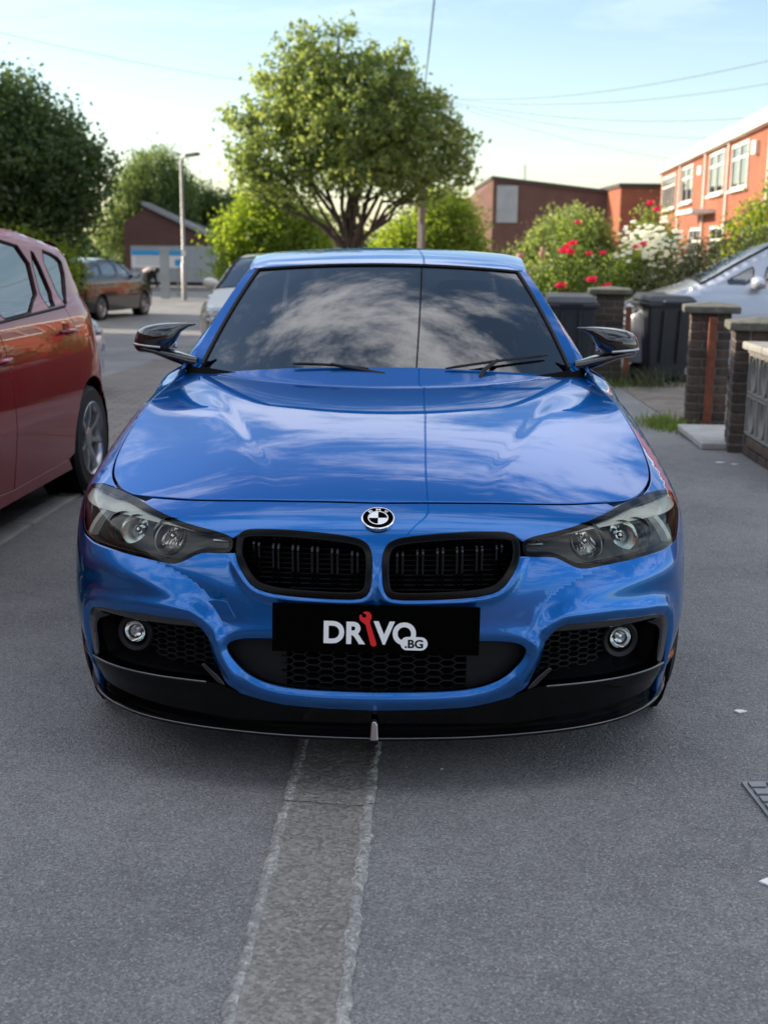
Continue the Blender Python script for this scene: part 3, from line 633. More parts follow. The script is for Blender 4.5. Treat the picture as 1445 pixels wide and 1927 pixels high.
MB().tube([body(t, float(zl_s(abs(t))) + .0085, .0205 * (1 - .75 * float(smooth(.60, 1.0, abs(t))))) for t in np.linspace(-.98, .98, 120)], .0022, 8).build('lip_highlight', M['edge'], sp, 60)  # another added tube, for the bright line along the splitter lip
for s in (1, -1):     # raised winglet at the inner end of the lower blade
    wg = [(.405, .292), (.425, .300), (.47, .345), (.462, .347), (.432, .322)]
    patch('splitter_winglet', mir(wg, s), bmap(.006), M['gloss_black'], CAR, step=.01, depth=.02, rim=.002)
mb = MB(); c = body(0., .2, .0)
mb.prism([(-.011, .166), (.011, .166), (.009, .206), (.004, .216), (-.005, .216), (-.009, .204)], 0, 1, lambda x, z, h: (x - .003, -.008 - .022 * h - .01 * (z < .18), z)); o = mb.build('tow_hook', M['satin'], CAR); bevel(o, .003)

# mirrors
def loft(rings, n=20, p=2.6):
    """rings: (x, y, z, half depth, half height)"""
    G = []
    for x, y, z, hy, hz in rings:
        row = []
        for k in range(n + 1):
            a = 2 * math.pi * k / n; c, s_ = math.cos(a), math.sin(a)
            row.append((x, y + hy * abs(c) ** (2 / p) * (1 if c > 0 else -1), z + hz * abs(s_) ** (2 / p) * (1 if s_ > 0 else -1)))
        G.append(row)
    return np.array(G)
for s in (1, -1):
    mm = empty('door_mirror'); mm.parent = CAR; S3 = np.array([s, 1, 1])
    up_ = [(.742, 1.735, 1.139, .005, .003), (.77, 1.735, 1.136, .010, .007), (.80, 1.735, 1.126, .026, .018), (.825, 1.735, 1.104, .048, .040), (.85, 1.733, 1.090, .060, .053), (.89, 1.732, 1.085, .064, .055), (.93, 1.736, 1.080, .062, .053), (.958, 1.743, 1.075, .053, .047), (.975, 1.752, 1.069, .038, .036), (.986, 1.760, 1.062, .018, .020), (.990, 1.765, 1.060, .002, .002)]
    mb = MB(); mb.grid(loft(up_, 24, 2.5) * S3); mb.build('mirror_cap', M['gloss_black'], mm, 70)
    lo_ = [(.735, 1.72, .992, .03, .022), (.77, 1.72, .998, .034, .024), (.80, 1.725, 1.008, .045, .024), (.84, 1.73, 1.020, .060, .022), (.90, 1.735, 1.038, .064, .015), (.95, 1.742, 1.046, .054, .013), (.98, 1.752, 1.052, .030, .010), (.988, 1.76, 1.054, .004, .003)]
    mb = MB(); mb.grid(loft(lo_, 20, 2.4) * S3); mb.build('mirror_base', M['gloss_black'], mm, 70)
    mb = MB(); mb.box((s * .90, 1.792, 1.078), (.15, .012, .075)); bevel(mb.build('mirror_glass', M['chrome'], mm), .006)
    mb = MB(); mb.tube([(s * x, y - .002, z) for x, y, z in ((.87, 1.672, 1.053), (.92, 1.676, 1.057), (.96, 1.695, 1.060), (.980, 1.722, 1.061))], .0055, 8); mb.build('indicator', M['satin'], mm, 60)

# wheels, underbody and cabin
def wheel(name, c, sgn, R_, W_, parent, spokes=5, rimr=.70, tyre=None, alloy=None, split=.16):
    w = empty(name, c); w.parent = parent; ax = Vector((sgn, 0, 0)); rr = R_ * rimr
    mb = MB(); mb.lathe([(rr, -W_ / 2), (rr + .02, -W_ / 2 + .002), (R_ - .03, -W_ / 2), (R_ - .008, -W_ / 2 + .02), (R_, -W_ / 2 + .05), (R_, W_ / 2 - .05), (R_ - .008, W_ / 2 - .02), (R_ - .03, W_ / 2), (rr + .02, W_ / 2 - .002), (rr, W_ / 2)], (0, 0, 0), ax, 48); mb.build('tyre', tyre or M['rubber'], w, 40)
    rm = None; mb = MB(); mb.lathe([(rr + .004, W_ / 2 - .004), (rr - .004, W_ / 2 + .002), (rr - .014, W_ / 2 - .006), (rr - .02, W_ / 2 - .03), (rr - .035, -W_ / 2 + .02)], (0, 0, 0), ax, 48); rm = mb.build('rim', alloy or M['alloy'], w, 40)
    e1 = Vector((0, 0, 1)); e2 = ax.cross(e1)
    for k in range(spokes):
        for d in ((-split, split) if split else (0,)):
            a = 2 * math.pi * k / spokes; b = a + d; mb = MB(); P0 = (e1 * math.cos(a + d * .5) + e2 * math.sin(a + d * .5)) * .045; P1 = (e1 * math.cos(b) + e2 * math.sin(b)) * (rr - .012)
            t_ = (e2 * math.cos(b) - e1 * math.sin(b)); V = []
            for P, wd, h in ((P0, .020, W_ / 2 - .030), ((P0 + P1) / 2, .013, W_ / 2 - .012), (P1, .017, W_ / 2 - .008)):
                V += [P - t_ * wd + ax * (h - .03), P - t_ * wd * .8 + ax * h, P + t_ * wd * .8 + ax * h, P + t_ * wd + ax * (h - .03)]
            mb.add(V, [(i * 4 + j, i * 4 + j + 1, i * 4 + j + 5, i * 4 + j + 4) for i in (0, 1) for j in range(3)] + [(8, 9, 10, 11)]); mb.build('spoke', alloy or M['alloy'], rm, 50)
    mb = MB(); mb.lathe([(.062, W_ / 2 - .05), (.060, W_ / 2 - .024), (.045, W_ / 2 - .018), (0, W_ / 2 - .016)], (0, 0, 0), ax, 24); mb.build('hub_cap', alloy or M['alloy'], rm, 40)
    mb = MB(); mb.lathe([(rr - .04, -.02), (rr - .04, 0), (0, .002)], (0, 0, 0), ax, 32); mb.build('brake_disc', M['brake'], w, 40)
    return w
for s in (1, -1):
    wheel('wheel', (s * .800, WY, WR), s, WR, .225, CAR); wheel('wheel', (s * .800, RWY, WR), s, WR, .225, CAR)
mb = MB(); mb.box((0, 2.35, .26), (1.36, 4.3, .14)); mb.box((0, 2.3, .5), (1.2, 4.1, .4)); mb.build('underbody', M['dark'], CAR)
for s in (1, -1):
    for y in (WY, RWY): MB().lathe([(.36, .0), (.36, -.26), (0, -.262)], (s * .885, y, .33), (s, 0, 0), 24).build('wheel_arch_liner', M['dark'], CAR, 60)
mb = MB(); mb.grid(np.array([[(x, y, z) for x in np.linspace(-.72, .72, 9)] for y, z in ((1.45, .90), (1.75, .955), (2.0, .95), (2.1, .90), (2.1, .6))])); mb.build('dashboard', M['interior'], CAR, 60)
for x in (-.36, .36):
    st = empty('front_seat', (x, 2.75, .5)); st.parent = CAR
    mb = MB(); mb.box((0, .1, .33), (.48, .14, .60), rx=-.25); bevel(mb.build('seat_back', M['seat'], st), .05, 3)
    mb = MB(); mb.box((0, .22, .70), (.26, .10, .17), rx=-.2); bevel(mb.build('headrest', M['seat'], st), .04, 3)
    mb = MB(); mb.box((0, -.2, 0), (.5, .52, .16)); bevel(mb.build('seat_cushion', M['seat'], st), .05, 3)
mb = MB(); mb.lathe([(.185 + .014 * math.cos(a), .014 * math.sin(a)) for a in np.linspace(0, 2 * math.pi, 10)], (.36, 2.2, .93), (0, .9, .42), 32); mb.build('steering_wheel', M['interior'], CAR, 60)

# ------------------------------------------------------------------ surroundings: materials
def ground_h(y): return -.44 * np.clip((np.asarray(y, float) - 8) / 22, 0, 1)
def gh(y): return float(ground_h(y))
def asphalt(name, c0, c1, stone=(.40, .39, .375), scale=215, bumpd=.0035, speck=.94):
    m, n, l, b = mat_new(name); tcn = n.new('ShaderNodeTexCoord')
    def tex(kind, sc, **k):
        t = n.new(kind); t.inputs['Scale'].default_value = sc
        for a, v in k.items(): t.inputs[a].default_value = v
        l.new(tcn.outputs['Object'], t.inputs['Vector']); return t
    big = tex('ShaderNodeTexNoise', .9, Detail=5.0, Roughness=.6); mid = tex('ShaderNodeTexNoise', 9, Detail=6.0, Roughness=.7)
    vor = tex('ShaderNodeTexVoronoi', scale); vor2 = tex('ShaderNodeTexVoronoi', scale * .45); fine = tex('ShaderNodeTexNoise', scale * 2.2, Detail=3.0)
    ad = n.new('ShaderNodeMath'); ad.operation = 'MULTIPLY_ADD'; l.new(mid.outputs[0], ad.inputs[0]); ad.inputs[1].default_value = .45; l.new(big.outputs[0], ad.inputs[2])
    mr = n.new('ShaderNodeMapRange'); mr.inputs[1].default_value = .5; mr.inputs[2].default_value = .95; l.new(ad.outputs[0], mr.inputs[0])
    mx = n.new('ShaderNodeMix'); mx.data_type = 'RGBA'; mx.inputs[6].default_value = (*c0, 1); mx.inputs[7].default_value = (*c1, 1); l.new(mr.outputs[0], mx.inputs[0])
    if name == 'asphalt':
        st = tex('ShaderNodeTexNoise', 1.7, Detail=7.0, Roughness=.7); sr = n.new('ShaderNodeMapRange'); sr.inputs[1].default_value = .60; sr.inputs[2].default_value = .74; sr.inputs[3].default_value = 1.0; sr.inputs[4].default_value = .66; l.new(st.outputs[0], sr.inputs[0])
        sv = n.new('ShaderNodeVectorMath'); sv.operation = 'SCALE'; l.new(mx.outputs[2], sv.inputs[0]); l.new(sr.outputs[0], sv.inputs['Scale']); base_out = sv.outputs[0]
    else: base_out = mx.outputs[2]
    # every aggregate stone has its own tone; few are pale
    sp = n.new('ShaderNodeSeparateColor'); l.new(vor.outputs['Color'], sp.inputs[0])
    tone = n.new('ShaderNodeMapRange'); tone.inputs[3].default_value = .66; tone.inputs[4].default_value = 1.32; l.new(sp.outputs[0], tone.inputs[0])
    mt = n.new('ShaderNodeVectorMath'); mt.operation = 'SCALE'; l.new(base_out, mt.inputs[0]); l.new(tone.outputs[0], mt.inputs['Scale'])
    pale = n.new('ShaderNodeMath'); pale.operation = 'GREATER_THAN'; pale.inputs[1].default_value = speck; l.new(sp.outputs[1], pale.inputs[0])
    pm = n.new('ShaderNodeMath'); pm.operation = 'MULTIPLY'; pm.inputs[1].default_value = .8; l.new(pale.outputs[0], pm.inputs[0])
    mx2 = n.new('ShaderNodeMix'); mx2.data_type = 'RGBA'; l.new(pm.outputs[0], mx2.inputs[0]); l.new(mt.outputs[0], mx2.inputs[6]); mx2.inputs[7].default_value = (*stone, 1); l.new(mx2.outputs[2], b.inputs['Base Color'])
    b.inputs['Roughness'].default_value = .82
    h = n.new('ShaderNodeMath'); h.operation = 'MULTIPLY_ADD'; l.new(vor2.outputs['Distance'], h.inputs[0]); h.inputs[1].default_value = 1.2; l.new(vor.outputs['Distance'], h.inputs[2])
    h2 = n.new('ShaderNodeMath'); h2.operation = 'MULTIPLY_ADD'; l.new(fine.outputs[0], h2.inputs[0]); h2.inputs[1].default_value = -.5; l.new(h.outputs[0], h2.inputs[2])
    bp = n.new('ShaderNodeBump'); bp.invert = True; bp.inputs['Strength'].default_value = .9; bp.inputs['Distance'].default_value = bumpd; l.new(h2.outputs[0], bp.inputs['Height']); l.new(bp.outputs[0], b.inputs['Normal'])
    return m
def brick_mat(name, c1, c2, mortar, sc=1.0, axis='XZ'):
    m, n, l, b = mat_new(name); tcn = n.new('ShaderNodeTexCoord'); sp = n.new('ShaderNodeSeparateXYZ'); l.new(tcn.outputs['Object'], sp.inputs[0])
    cb = n.new('ShaderNodeCombineXYZ'); ad = n.new('ShaderNodeMath'); ad.operation = 'ADD'; l.new(sp.outputs[0], ad.inputs[0]); l.new(sp.outputs[1], ad.inputs[1])
    l.new(ad.outputs[0], cb.inputs[0]); l.new(sp.outputs[2], cb.inputs[1])
    t = n.new('ShaderNodeTexBrick'); t.inputs['Scale'].default_value = 1; t.inputs['Brick Width'].default_value = .225 * sc; t.inputs['Row Height'].default_value = .075 * sc; t.inputs['Mortar Size'].default_value = .010 * sc
    t.inputs['Color1'].default_value = (*c1, 1); t.inputs['Color2'].default_value = (*c2, 1); t.inputs['Mortar'].default_value = (*mortar, 1); l.new(cb.outputs[0], t.inputs['Vector'])
    nz_ = n.new('ShaderNodeTexNoise'); nz_.inputs['Scale'].default_value = 1.3; nz_.inputs['Detail'].default_value = 6; l.new(tcn.outputs['Object'], nz_.inputs['Vector'])
    mr = n.new('ShaderNodeMapRange'); mr.inputs[3].default_value = .7; mr.inputs[4].default_value = 1.25; l.new(nz_.outputs[0], mr.inputs[0])
    sc_n = n.new('ShaderNodeVectorMath'); sc_n.operation = 'SCALE'; l.new(t.outputs[0], sc_n.inputs[0]); l.new(mr.outputs[0], sc_n.inputs['Scale']); l.new(sc_n.outputs[0], b.inputs['Base Color'])
    b.inputs['Roughness'].default_value = .9
    bp = n.new('ShaderNodeBump'); bp.inputs['Strength'].default_value = .5; bp.inputs['Distance'].default_value = .01; bp.invert = True; l.new(t.outputs['Fac'], bp.inputs['Height']); l.new(bp.outputs[0], b.inputs['Normal'])
    return m
def piece_mat(name, cols, rough=.9, nscale=25, bumpd=.003):
    """one tone per piece (random per object), weathered by noise"""
    m, n, l, b = mat_new(name); oi = n.new('ShaderNodeObjectInfo'); rp_ = n.new('ShaderNodeValToRGB'); rp_.color_ramp.interpolation = 'LINEAR'
    e = rp_.color_ramp.elements; e[0].position = 0; e[0].color = (*cols[0], 1); e[1].position = 1; e[1].color = (*cols[-1], 1)
    for i, c in enumerate(cols[1:-1]): q = e.new((i + 1) / (len(cols) - 1)); q.color = (*c, 1)
    l.new(oi.outputs['Random'], rp_.inputs[0]); tcn = n.new('ShaderNodeTexCoord')
    t = n.new('ShaderNodeTexNoise'); t.inputs['Scale'].default_value = nscale; t.inputs['Detail'].default_value = 7; t.inputs['Roughness'].default_value = .7; l.new(tcn.outputs['Object'], t.inputs['Vector'])
    mr = n.new('ShaderNodeMapRange'); mr.inputs[1].default_value = .3; mr.inputs[2].default_value = .7; mr.inputs[3].default_value = .55; mr.inputs[4].default_value = 1.4; l.new(t.outputs[0], mr.inputs[0])
    sc_n = n.new('ShaderNodeVectorMath'); sc_n.operation = 'SCALE'; l.new(rp_.outputs[0], sc_n.inputs[0]); l.new(mr.outputs[0], sc_n.inputs['Scale']); l.new(sc_n.outputs[0], b.inputs['Base Color']); b.inputs['Roughness'].default_value = rough
    bp = n.new('ShaderNodeBump'); bp.inputs['Strength'].default_value = .6; bp.inputs['Distance'].default_value = bumpd; l.new(t.outputs[0], bp.inputs['Height']); l.new(bp.outputs[0], b.inputs['Normal'])
    return m
def leaf_mat(name, c0, c1, transl=.45, nsc=1.2):
    m, n, l, b = mat_new(name); out = n['Material Output']; n.remove(b); tcn = n.new('ShaderNodeTexCoord')
    t = n.new('ShaderNodeTexNoise'); t.inputs['Scale'].default_value = nsc; t.inputs['Detail'].default_value = 4; l.new(tcn.outputs['Object'], t.inputs['Vector'])
    w = n.new('ShaderNodeTexWhiteNoise'); ge = n.new('ShaderNodeNewGeometry'); l.new(ge.outputs['Random Per Island'], w.inputs['Vector'])
    ad = n.new('ShaderNodeMath'); ad.operation = 'MULTIPLY_ADD'; l.new(ge.outputs['Random Per Island'], ad.inputs[0]); ad.inputs[1].default_value = .6; l.new(t.outputs[0], ad.inputs[2])
    mr = n.new('ShaderNodeMapRange'); mr.inputs[1].default_value = .35; mr.inputs[2].default_value = 1.25; l.new(ad.outputs[0], mr.inputs[0])
    mx = n.new('ShaderNodeMix'); mx.data_type = 'RGBA'; mx.inputs[6].default_value = (*c0, 1); mx.inputs[7].default_value = (*c1, 1); l.new(mr.outputs[0], mx.inputs[0])
    df = n.new('ShaderNodeBsdfDiffuse'); tr = n.new('ShaderNodeBsdfTranslucent'); gl = n.new('ShaderNodeBsdfGlossy'); gl.inputs['Roughness'].default_value = .45; gl.inputs[0].default_value = (.5, .5, .5, 1)
    l.new(mx.outputs[2], df.inputs[0]); hs = n.new('ShaderNodeHueSaturation'); hs.inputs['Hue'].default_value = .475; hs.inputs['Saturation'].default_value = 1.1; hs.inputs['Value'].default_value = 3.6; l.new(mx.outputs[2], hs.inputs['Color']); l.new(hs.outputs[0], tr.inputs[0])
    m1 = n.new('ShaderNodeMixShader'); m1.inputs[0].default_value = transl; l.new(df.outputs[0], m1.inputs[1]); l.new(tr.outputs[0], m1.inputs[2])
    m2 = n.new('ShaderNodeMixShader'); m2.inputs[0].default_value = .05; l.new(m1.outputs[0], m2.inputs[1]); l.new(gl.outputs[0], m2.inputs[2]); l.new(m2.outputs[0], out.inputs[0])
    return m
M['asphalt'] = asphalt('asphalt', (.165, .164, .166), (.290, .286, .280))
M['channel'] = asphalt('channel_concrete', (.19, .178, .16), (.29, .272, .245), (.36, .34, .31), 120, .003, .965)
M['lip'] = asphalt('broken_mortar', (.24, .235, .22), (.42, .41, .38), (.5, .48, .44), 90, .008, .8)
def lip_mat():
    m = asphalt('broken_mortar', (.30, .29, .27), (.50, .485, .45), (.58, .57, .54), 110, .007, .85); n = m.node_tree.nodes; l = m.node_tree.links; b = n['Principled BSDF']
    src = b.inputs['Base Color'].links[0].from_socket; t = n.new('ShaderNodeTexNoise'); t.inputs['Scale'].default_value = 22; t.inputs['Detail'].default_value = 8; t.inputs['Roughness'].default_value = .75; tcn = n.new('ShaderNodeTexCoord'); l.new(tcn.outputs['Object'], t.inputs['Vector'])
    r = n.new('ShaderNodeMapRange'); r.inputs[1].default_value = .36; r.inputs[2].default_value = .56; l.new(t.outputs[0], r.inputs[0]); mx = n.new('ShaderNodeMix'); mx.data_type = 'RGBA'; mx.inputs[6].default_value = (.24, .235, .225, 1); l.new(r.outputs[0], mx.inputs[0]); l.new(src, mx.inputs[7]); l.new(mx.outputs[2], b.inputs['Base Color']); return m
M['lip'] = lip_mat()
M['concrete'] = principled('concrete', (.30, .29, .27), .9, noise=(9, .3), bump=(60, .4, .003))
M['slab'] = principled('pale_slab', (.42, .41, .39), .9, noise=(5, .25), bump=(60, .3, .002))
M['kerb'] = principled('kerb_stone', (.27, .265, .255), .9, noise=(8, .3), bump=(70, .4, .003))
M['drive'] = principled('gravelly_drive', (.20, .175, .145), .95, noise=(3.5, .45), bump=(30, .8, .02))
M['earth'] = principled('earth', (.10, .085, .06), .95, noise=(6, .4), bump=(30, .8, .02))
M['mortar'] = principled('mortar', (.15, .14, .125), .95, noise=(40, .35))
M['pier_brick'] = piece_mat('pier_brick', [(.055, .042, .036), (.085, .060, .048), (.11, .075, .06), (.07, .055, .048)])
M['cap'] = principled('mossy_cap', (.115, .115, .095), .95, noise=(14, .5), bump=(40, .9, .01))
M['screen_block'] = principled('screen_block', (.27, .265, .25), .9, noise=(10, .3), bump=(80, .5, .003))
M['rust'] = principled('rust', (.17, .052, .026), .85, noise=(22, .55), bump=(90, .6, .003))
M['bin'] = principled('bin_plastic', (.020, .025, .034), .42, noise=(6, .25))
M['red_brick'] = brick_mat('red_brick', (.36, .080, .030), (.29, .060, .024), (.26, .17, .12))
M['brown_brick'] = brick_mat('brown_brick', (.14, .055, .040), (.11, .042, .032), (.16, .12, .10))
M['cream'] = principled('white_trim', (.72, .70, .64), .6, noise=(4, .12))
M['pane'] = principled('window_pane', (.03, .035, .04), .04, coat=1)
M['curtain'] = principled('net_curtain', (.55, .53, .48), .9, noise=(20, .2))
M['roof_tile'] = principled('roof_tile', (.10, .075, .065), .9, noise=(8, .3))
M['dark_fascia'] = principled('dark_fascia', (.06, .045, .04), .8)
M['grey_render'] = principled('grey_render', (.33, .36, .37), .85, noise=(2, .15))
M['pole_wood'] = principled('pole_wood', (.17, .13, .10), .9, noise=(18, .35))
M['galv'] = principled('galvanised', (.28, .29, .30), .5, metal=.6, noise=(10, .2))
M['bark'] = principled('bark', (.085, .062, .045), .95, noise=(9, .4), bump=(24, .9, .02))
M['leaf_main'] = leaf_mat('leaf_main', (.046, .086, .036), (.165, .205, .055), .58)
M['leaf_dark'] = leaf_mat('leaf_dark', (.022, .048, .018), (.065, .105, .032), .35)
M['leaf_lime'] = leaf_mat('leaf_lime', (.07, .13, .018), (.16, .22, .035), .5)
M['leaf_willow'] = leaf_mat('leaf_willow', (.045, .085, .025), (.10, .145, .045), .4)
M['leaf_rose'] = leaf_mat('leaf_rose', (.06, .11, .025), (.15, .20, .05), .4)
M['leaf_hedge'] = leaf_mat('leaf_hedge', (.035, .05, .025), (.09, .10, .05), .3, 3)
M['grass'] = leaf_mat('grass_blade', (.06, .11, .02), (.15, .20, .05), .4, 5)
M['petal_red'] = leaf_mat('petal_red', (.42, .012, .03), (.60, .05, .08), .3, 6)
M['petal_white'] = leaf_mat('petal_white', (.62, .62, .56), (.78, .78, .72), .25, 6)
M['cable'] = principled('cable_black', (.012, .012, .013), .6)
M['sign_white'] = principled('sign_white', (.62, .62, .64), .6)
M['sign_blue'] = principled('sign_blue', (.02, .26, .55), .6)
M['cloth_black'] = principled('black_cloth', (.010, .010, .012), .9)
M['skin'] = principled('skin', (.42, .22, .16), .6)
M['pinkish'] = principled('pale_top', (.52, .40, .38), .9)
M['fence_green'] = principled('fence_green', (.03, .055, .04), .6)

# ------------------------------------------------------------------ ground
ys = np.concatenate([np.linspace(-140, 0, 8), np.linspace(2, 32, 61), np.linspace(40, 700, 12)]); xs = np.concatenate([np.linspace(-400, -20, 6), np.linspace(-15, 15, 31), np.linspace(20, 400, 6)])
G = np.array([[(x, y, gh(y)) for x in xs] for y in ys]); mb = MB(); mb.grid(G); tag(mb.build('road', M['asphalt'], smooth=60), kind='structure')
def road_x(y, x0, y0, k=.0415): return x0 + k * (y - y0)
def sheet(name, cols_, y0, y1, n, mat, dz=.004, f=None, kind='structure'):
    """ribbon along the road: cols_ = list of functions x(y); f(i, y) extra height"""
    Y = np.linspace(y0, y1, n); G = np.array([[(c(y), y, gh(y) + dz + (f(i, y) if f else 0)) for i, c in enumerate(cols_)] for y in Y]); mb = MB(); mb.grid(G); return tag(mb.build(name, mat, smooth=60), kind=kind)
def vnoise(seed, sc):
    r = np.random.default_rng(seed); v = r.standard_normal(4000)
    return lambda y: float(np.interp((y + 20) * sc, np.arange(4000), v))
na, nb_, nc_, nd = vnoise(1, 9), vnoise(2, 9), vnoise(3, 60), vnoise(4, 60)
L0 = lambda y: road_x(y, -.292, 2.07) - .010 + .0018 * na(y) + .003 * nc_(y)
L1 = lambda y: road_x(y, -.292, 2.07) + .022 + .0018 * nb_(y) + .003 * nd(y)
R0 = lambda y: road_x(y, -.066, 2.07) - .023 + .0018 * na(y + 3) + .003 * nc_(y + 5)
R1 = lambda y: road_x(y, -.066, 2.07) + .009 + .0018 * nb_(y + 3) + .003 * nd(y + 5)
mids = [lambda y, q=q: road_x(y, -.28, 2.07) + q * .205 for q in np.linspace(0, 1, 9)]
sheet('drain_channel', mids, -2, 12, 120, M['channel'], .002, lambda i, y: .0045 - .0045 * (1 - ((i - 4) / 4) ** 2) + 0.0008 * na(y * 3 + i))
for nm, a, b, sd_ in (('channel_edge', L0, L1, 11), ('channel_edge', R0, R1, 12)):
    r_ = np.random.default_rng(sd_); Y = np.arange(-1, 11, .012); G = []
    for y in Y:
        x0, x1 = a(y), b(y); hh = .006 + .0035 * r_.random(3)
        G.append([(x0, y, gh(y) + .0015), (x0 + .2 * (x1 - x0), y, gh(y) + hh[0]), (x0 + .5 * (x1 - x0) + .003 * r_.standard_normal(), y, gh(y) + hh[1] + .002), (x0 + .8 * (x1 - x0), y, gh(y) + hh[2]), (x1, y, gh(y) + .0015)])
    mb = MB(); mb.grid(np.array(G)); tag(mb.build(nm, M['lip'], smooth=70), kind='structure')
# crack across the channel
mb = MB(); yy = 3.0; pts = [(road_x(yy, -.30, 2.07) + q * .25, yy + .012 * math.sin(q * 5.5) - .02 * math.sin(q * 3.1) + .004 * (random.random() - .5)) for q in np.linspace(0, 1, 26)]
G = np.array([[(x, y - .0013, gh(y) + .0085 - .0012 * (.1 < i / 25 < .9) * 1.5), (x, y + .0013, gh(y) + .0085 - .0012 * (.1 < i / 25 < .9) * 1.5)] for i, (x, y) in enumerate(pts)])
dch = [o for o in bpy.data.objects if o.name == 'drain_channel'][0]; M['crack'] = principled('crack', (.02, .019, .018), 1.0, spec=0)
mb = MB(); mb.grid(G + np.array([0, 0, .001])); mb.build('crack', M['crack'], dch)
rp3 = np.random.default_rng(91); mb = MB()
for i in range(170):
    y = rp3.uniform(1.9, 6.5); x = rp3.uniform(-.42, .42) * y; s = rp3.uniform(.0012, .0035) * (1 + (rp3.random() > .95)); q = rp3.standard_normal((6, 3)) * .25
    B = np.array([(1, 0, .1), (-.5, .9, .1), (-.6, -.8, .1), (0, 0, 1.0), (.6, -.5, .5), (-.3, .3, .6)]) + q; mb.add(B * s + np.array([x, y, gh(y)]), [(0, 1, 3), (1, 2, 3), (2, 4, 3), (4, 0, 3), (0, 5, 1)])
tag(mb.build('loose_grit', M['slab']), 'pale loose grit scattered over the road', 'grit', kind='stuff')
# kerb line by the red car, flush stones
kerb = tag(MB().box((-1.885 + .075 * (8.0 - 5.85) - .03, 8.0, -.19), (.14, 14.4, .06), rz=-.075).build('kerb', M['kerb']), kind='structure'); kb = MB(); kb.box((0, 0, 0), (.13, .895, .16)); kbm = None
for i in range(16):
    y = 1.2 + .91 * i
    if kbm is None: o = kb.build('kerb_stone', M['kerb'], kerb); bevel(o, .012); kbm = o
    else: o = kbm.copy(); col.objects.link(o); o.parent = kerb
    o.location = (-1.885 + .075 * (y - 5.85) - .03, y, gh(y) - .062); o.rotation_euler = (0, 0, -.075)
# block paving strip further up on the left
def paving():
    m, n, l, b = mat_new('block_paving'); tcn = n.new('ShaderNodeTexCoord'); t = n.new('ShaderNodeTexBrick'); t.inputs['Scale'].default_value = 1; t.inputs['Brick Width'].default_value = .21; t.inputs['Row Height'].default_value = .105; t.inputs['Mortar Size'].default_value = .006
    t.inputs['Color1'].default_value = (.25, .215, .185, 1); t.inputs['Color2'].default_value = (.18, .16, .145, 1); t.inputs['Mortar'].default_value = (.08, .075, .07, 1); l.new(tcn.outputs['Object'], t.inputs['Vector']); l.new(t.outputs[0], b.inputs['Base Color']); b.inputs['Roughness'].default_value = .9
    bp = n.new('ShaderNodeBump'); bp.inputs['Distance'].default_value = .006; bp.invert = True; l.new(t.outputs['Fac'], bp.inputs['Height']); l.new(bp.outputs[0], b.inputs['Normal']); return m
M['paving'] = paving()
sheet('block_paving', [lambda y, q=q: road_x(y, -3.6, 9) + q * 3.0 for q in np.linspace(0, 1, 5)], 8.6, 17.5, 20, M['paving'], .004)
sheet('paving_edge', [lambda y, q=q: road_x(y, -3.7, 9) + q * 3.3 for q in np.linspace(0, 1, 5)], 17.5, 17.85, 3, M['kerb'], .008)
# drive and path to the right, pale threshold slab, verge beyond the far kerb
sheet('driveway', [lambda y, q=q: 2.50 + .05 * (y - 10.3) + q * 9 for q in np.linspace(0, 1, 12)], 9.95, 34, 40, M['drive'], .006)
mb = MB(); mb.box((2.95, 9.45, .006), (1.15, 1.0, .05), rz=-.05); o = tag(mb.build('threshold_slab', M['slab']), kind='structure'); bevel(o, .01)
mb = MB(); mb.grid(np.array([[(x, y, gh(y) + .10) for x in np.linspace(-60, 60, 20)] for y in (49.3, 55, 75, 160)])); tag(mb.build('far_pavement', M['concrete'], smooth=60), kind='structure')
mb = MB(); mb.box((0, 49.2, -.40), (120, .16, .26)); tag(mb.build('far_kerb', M['kerb']), kind='structure')
mb = MB(); mb.grid(np.array([[(x, y, gh(y) + .012) for x in np.linspace(-40, -9.4, 8)] for y in np.linspace(20, 48.5, 20)])); tag(mb.build('grass_verge', M['earth'], smooth=60), kind='structure')

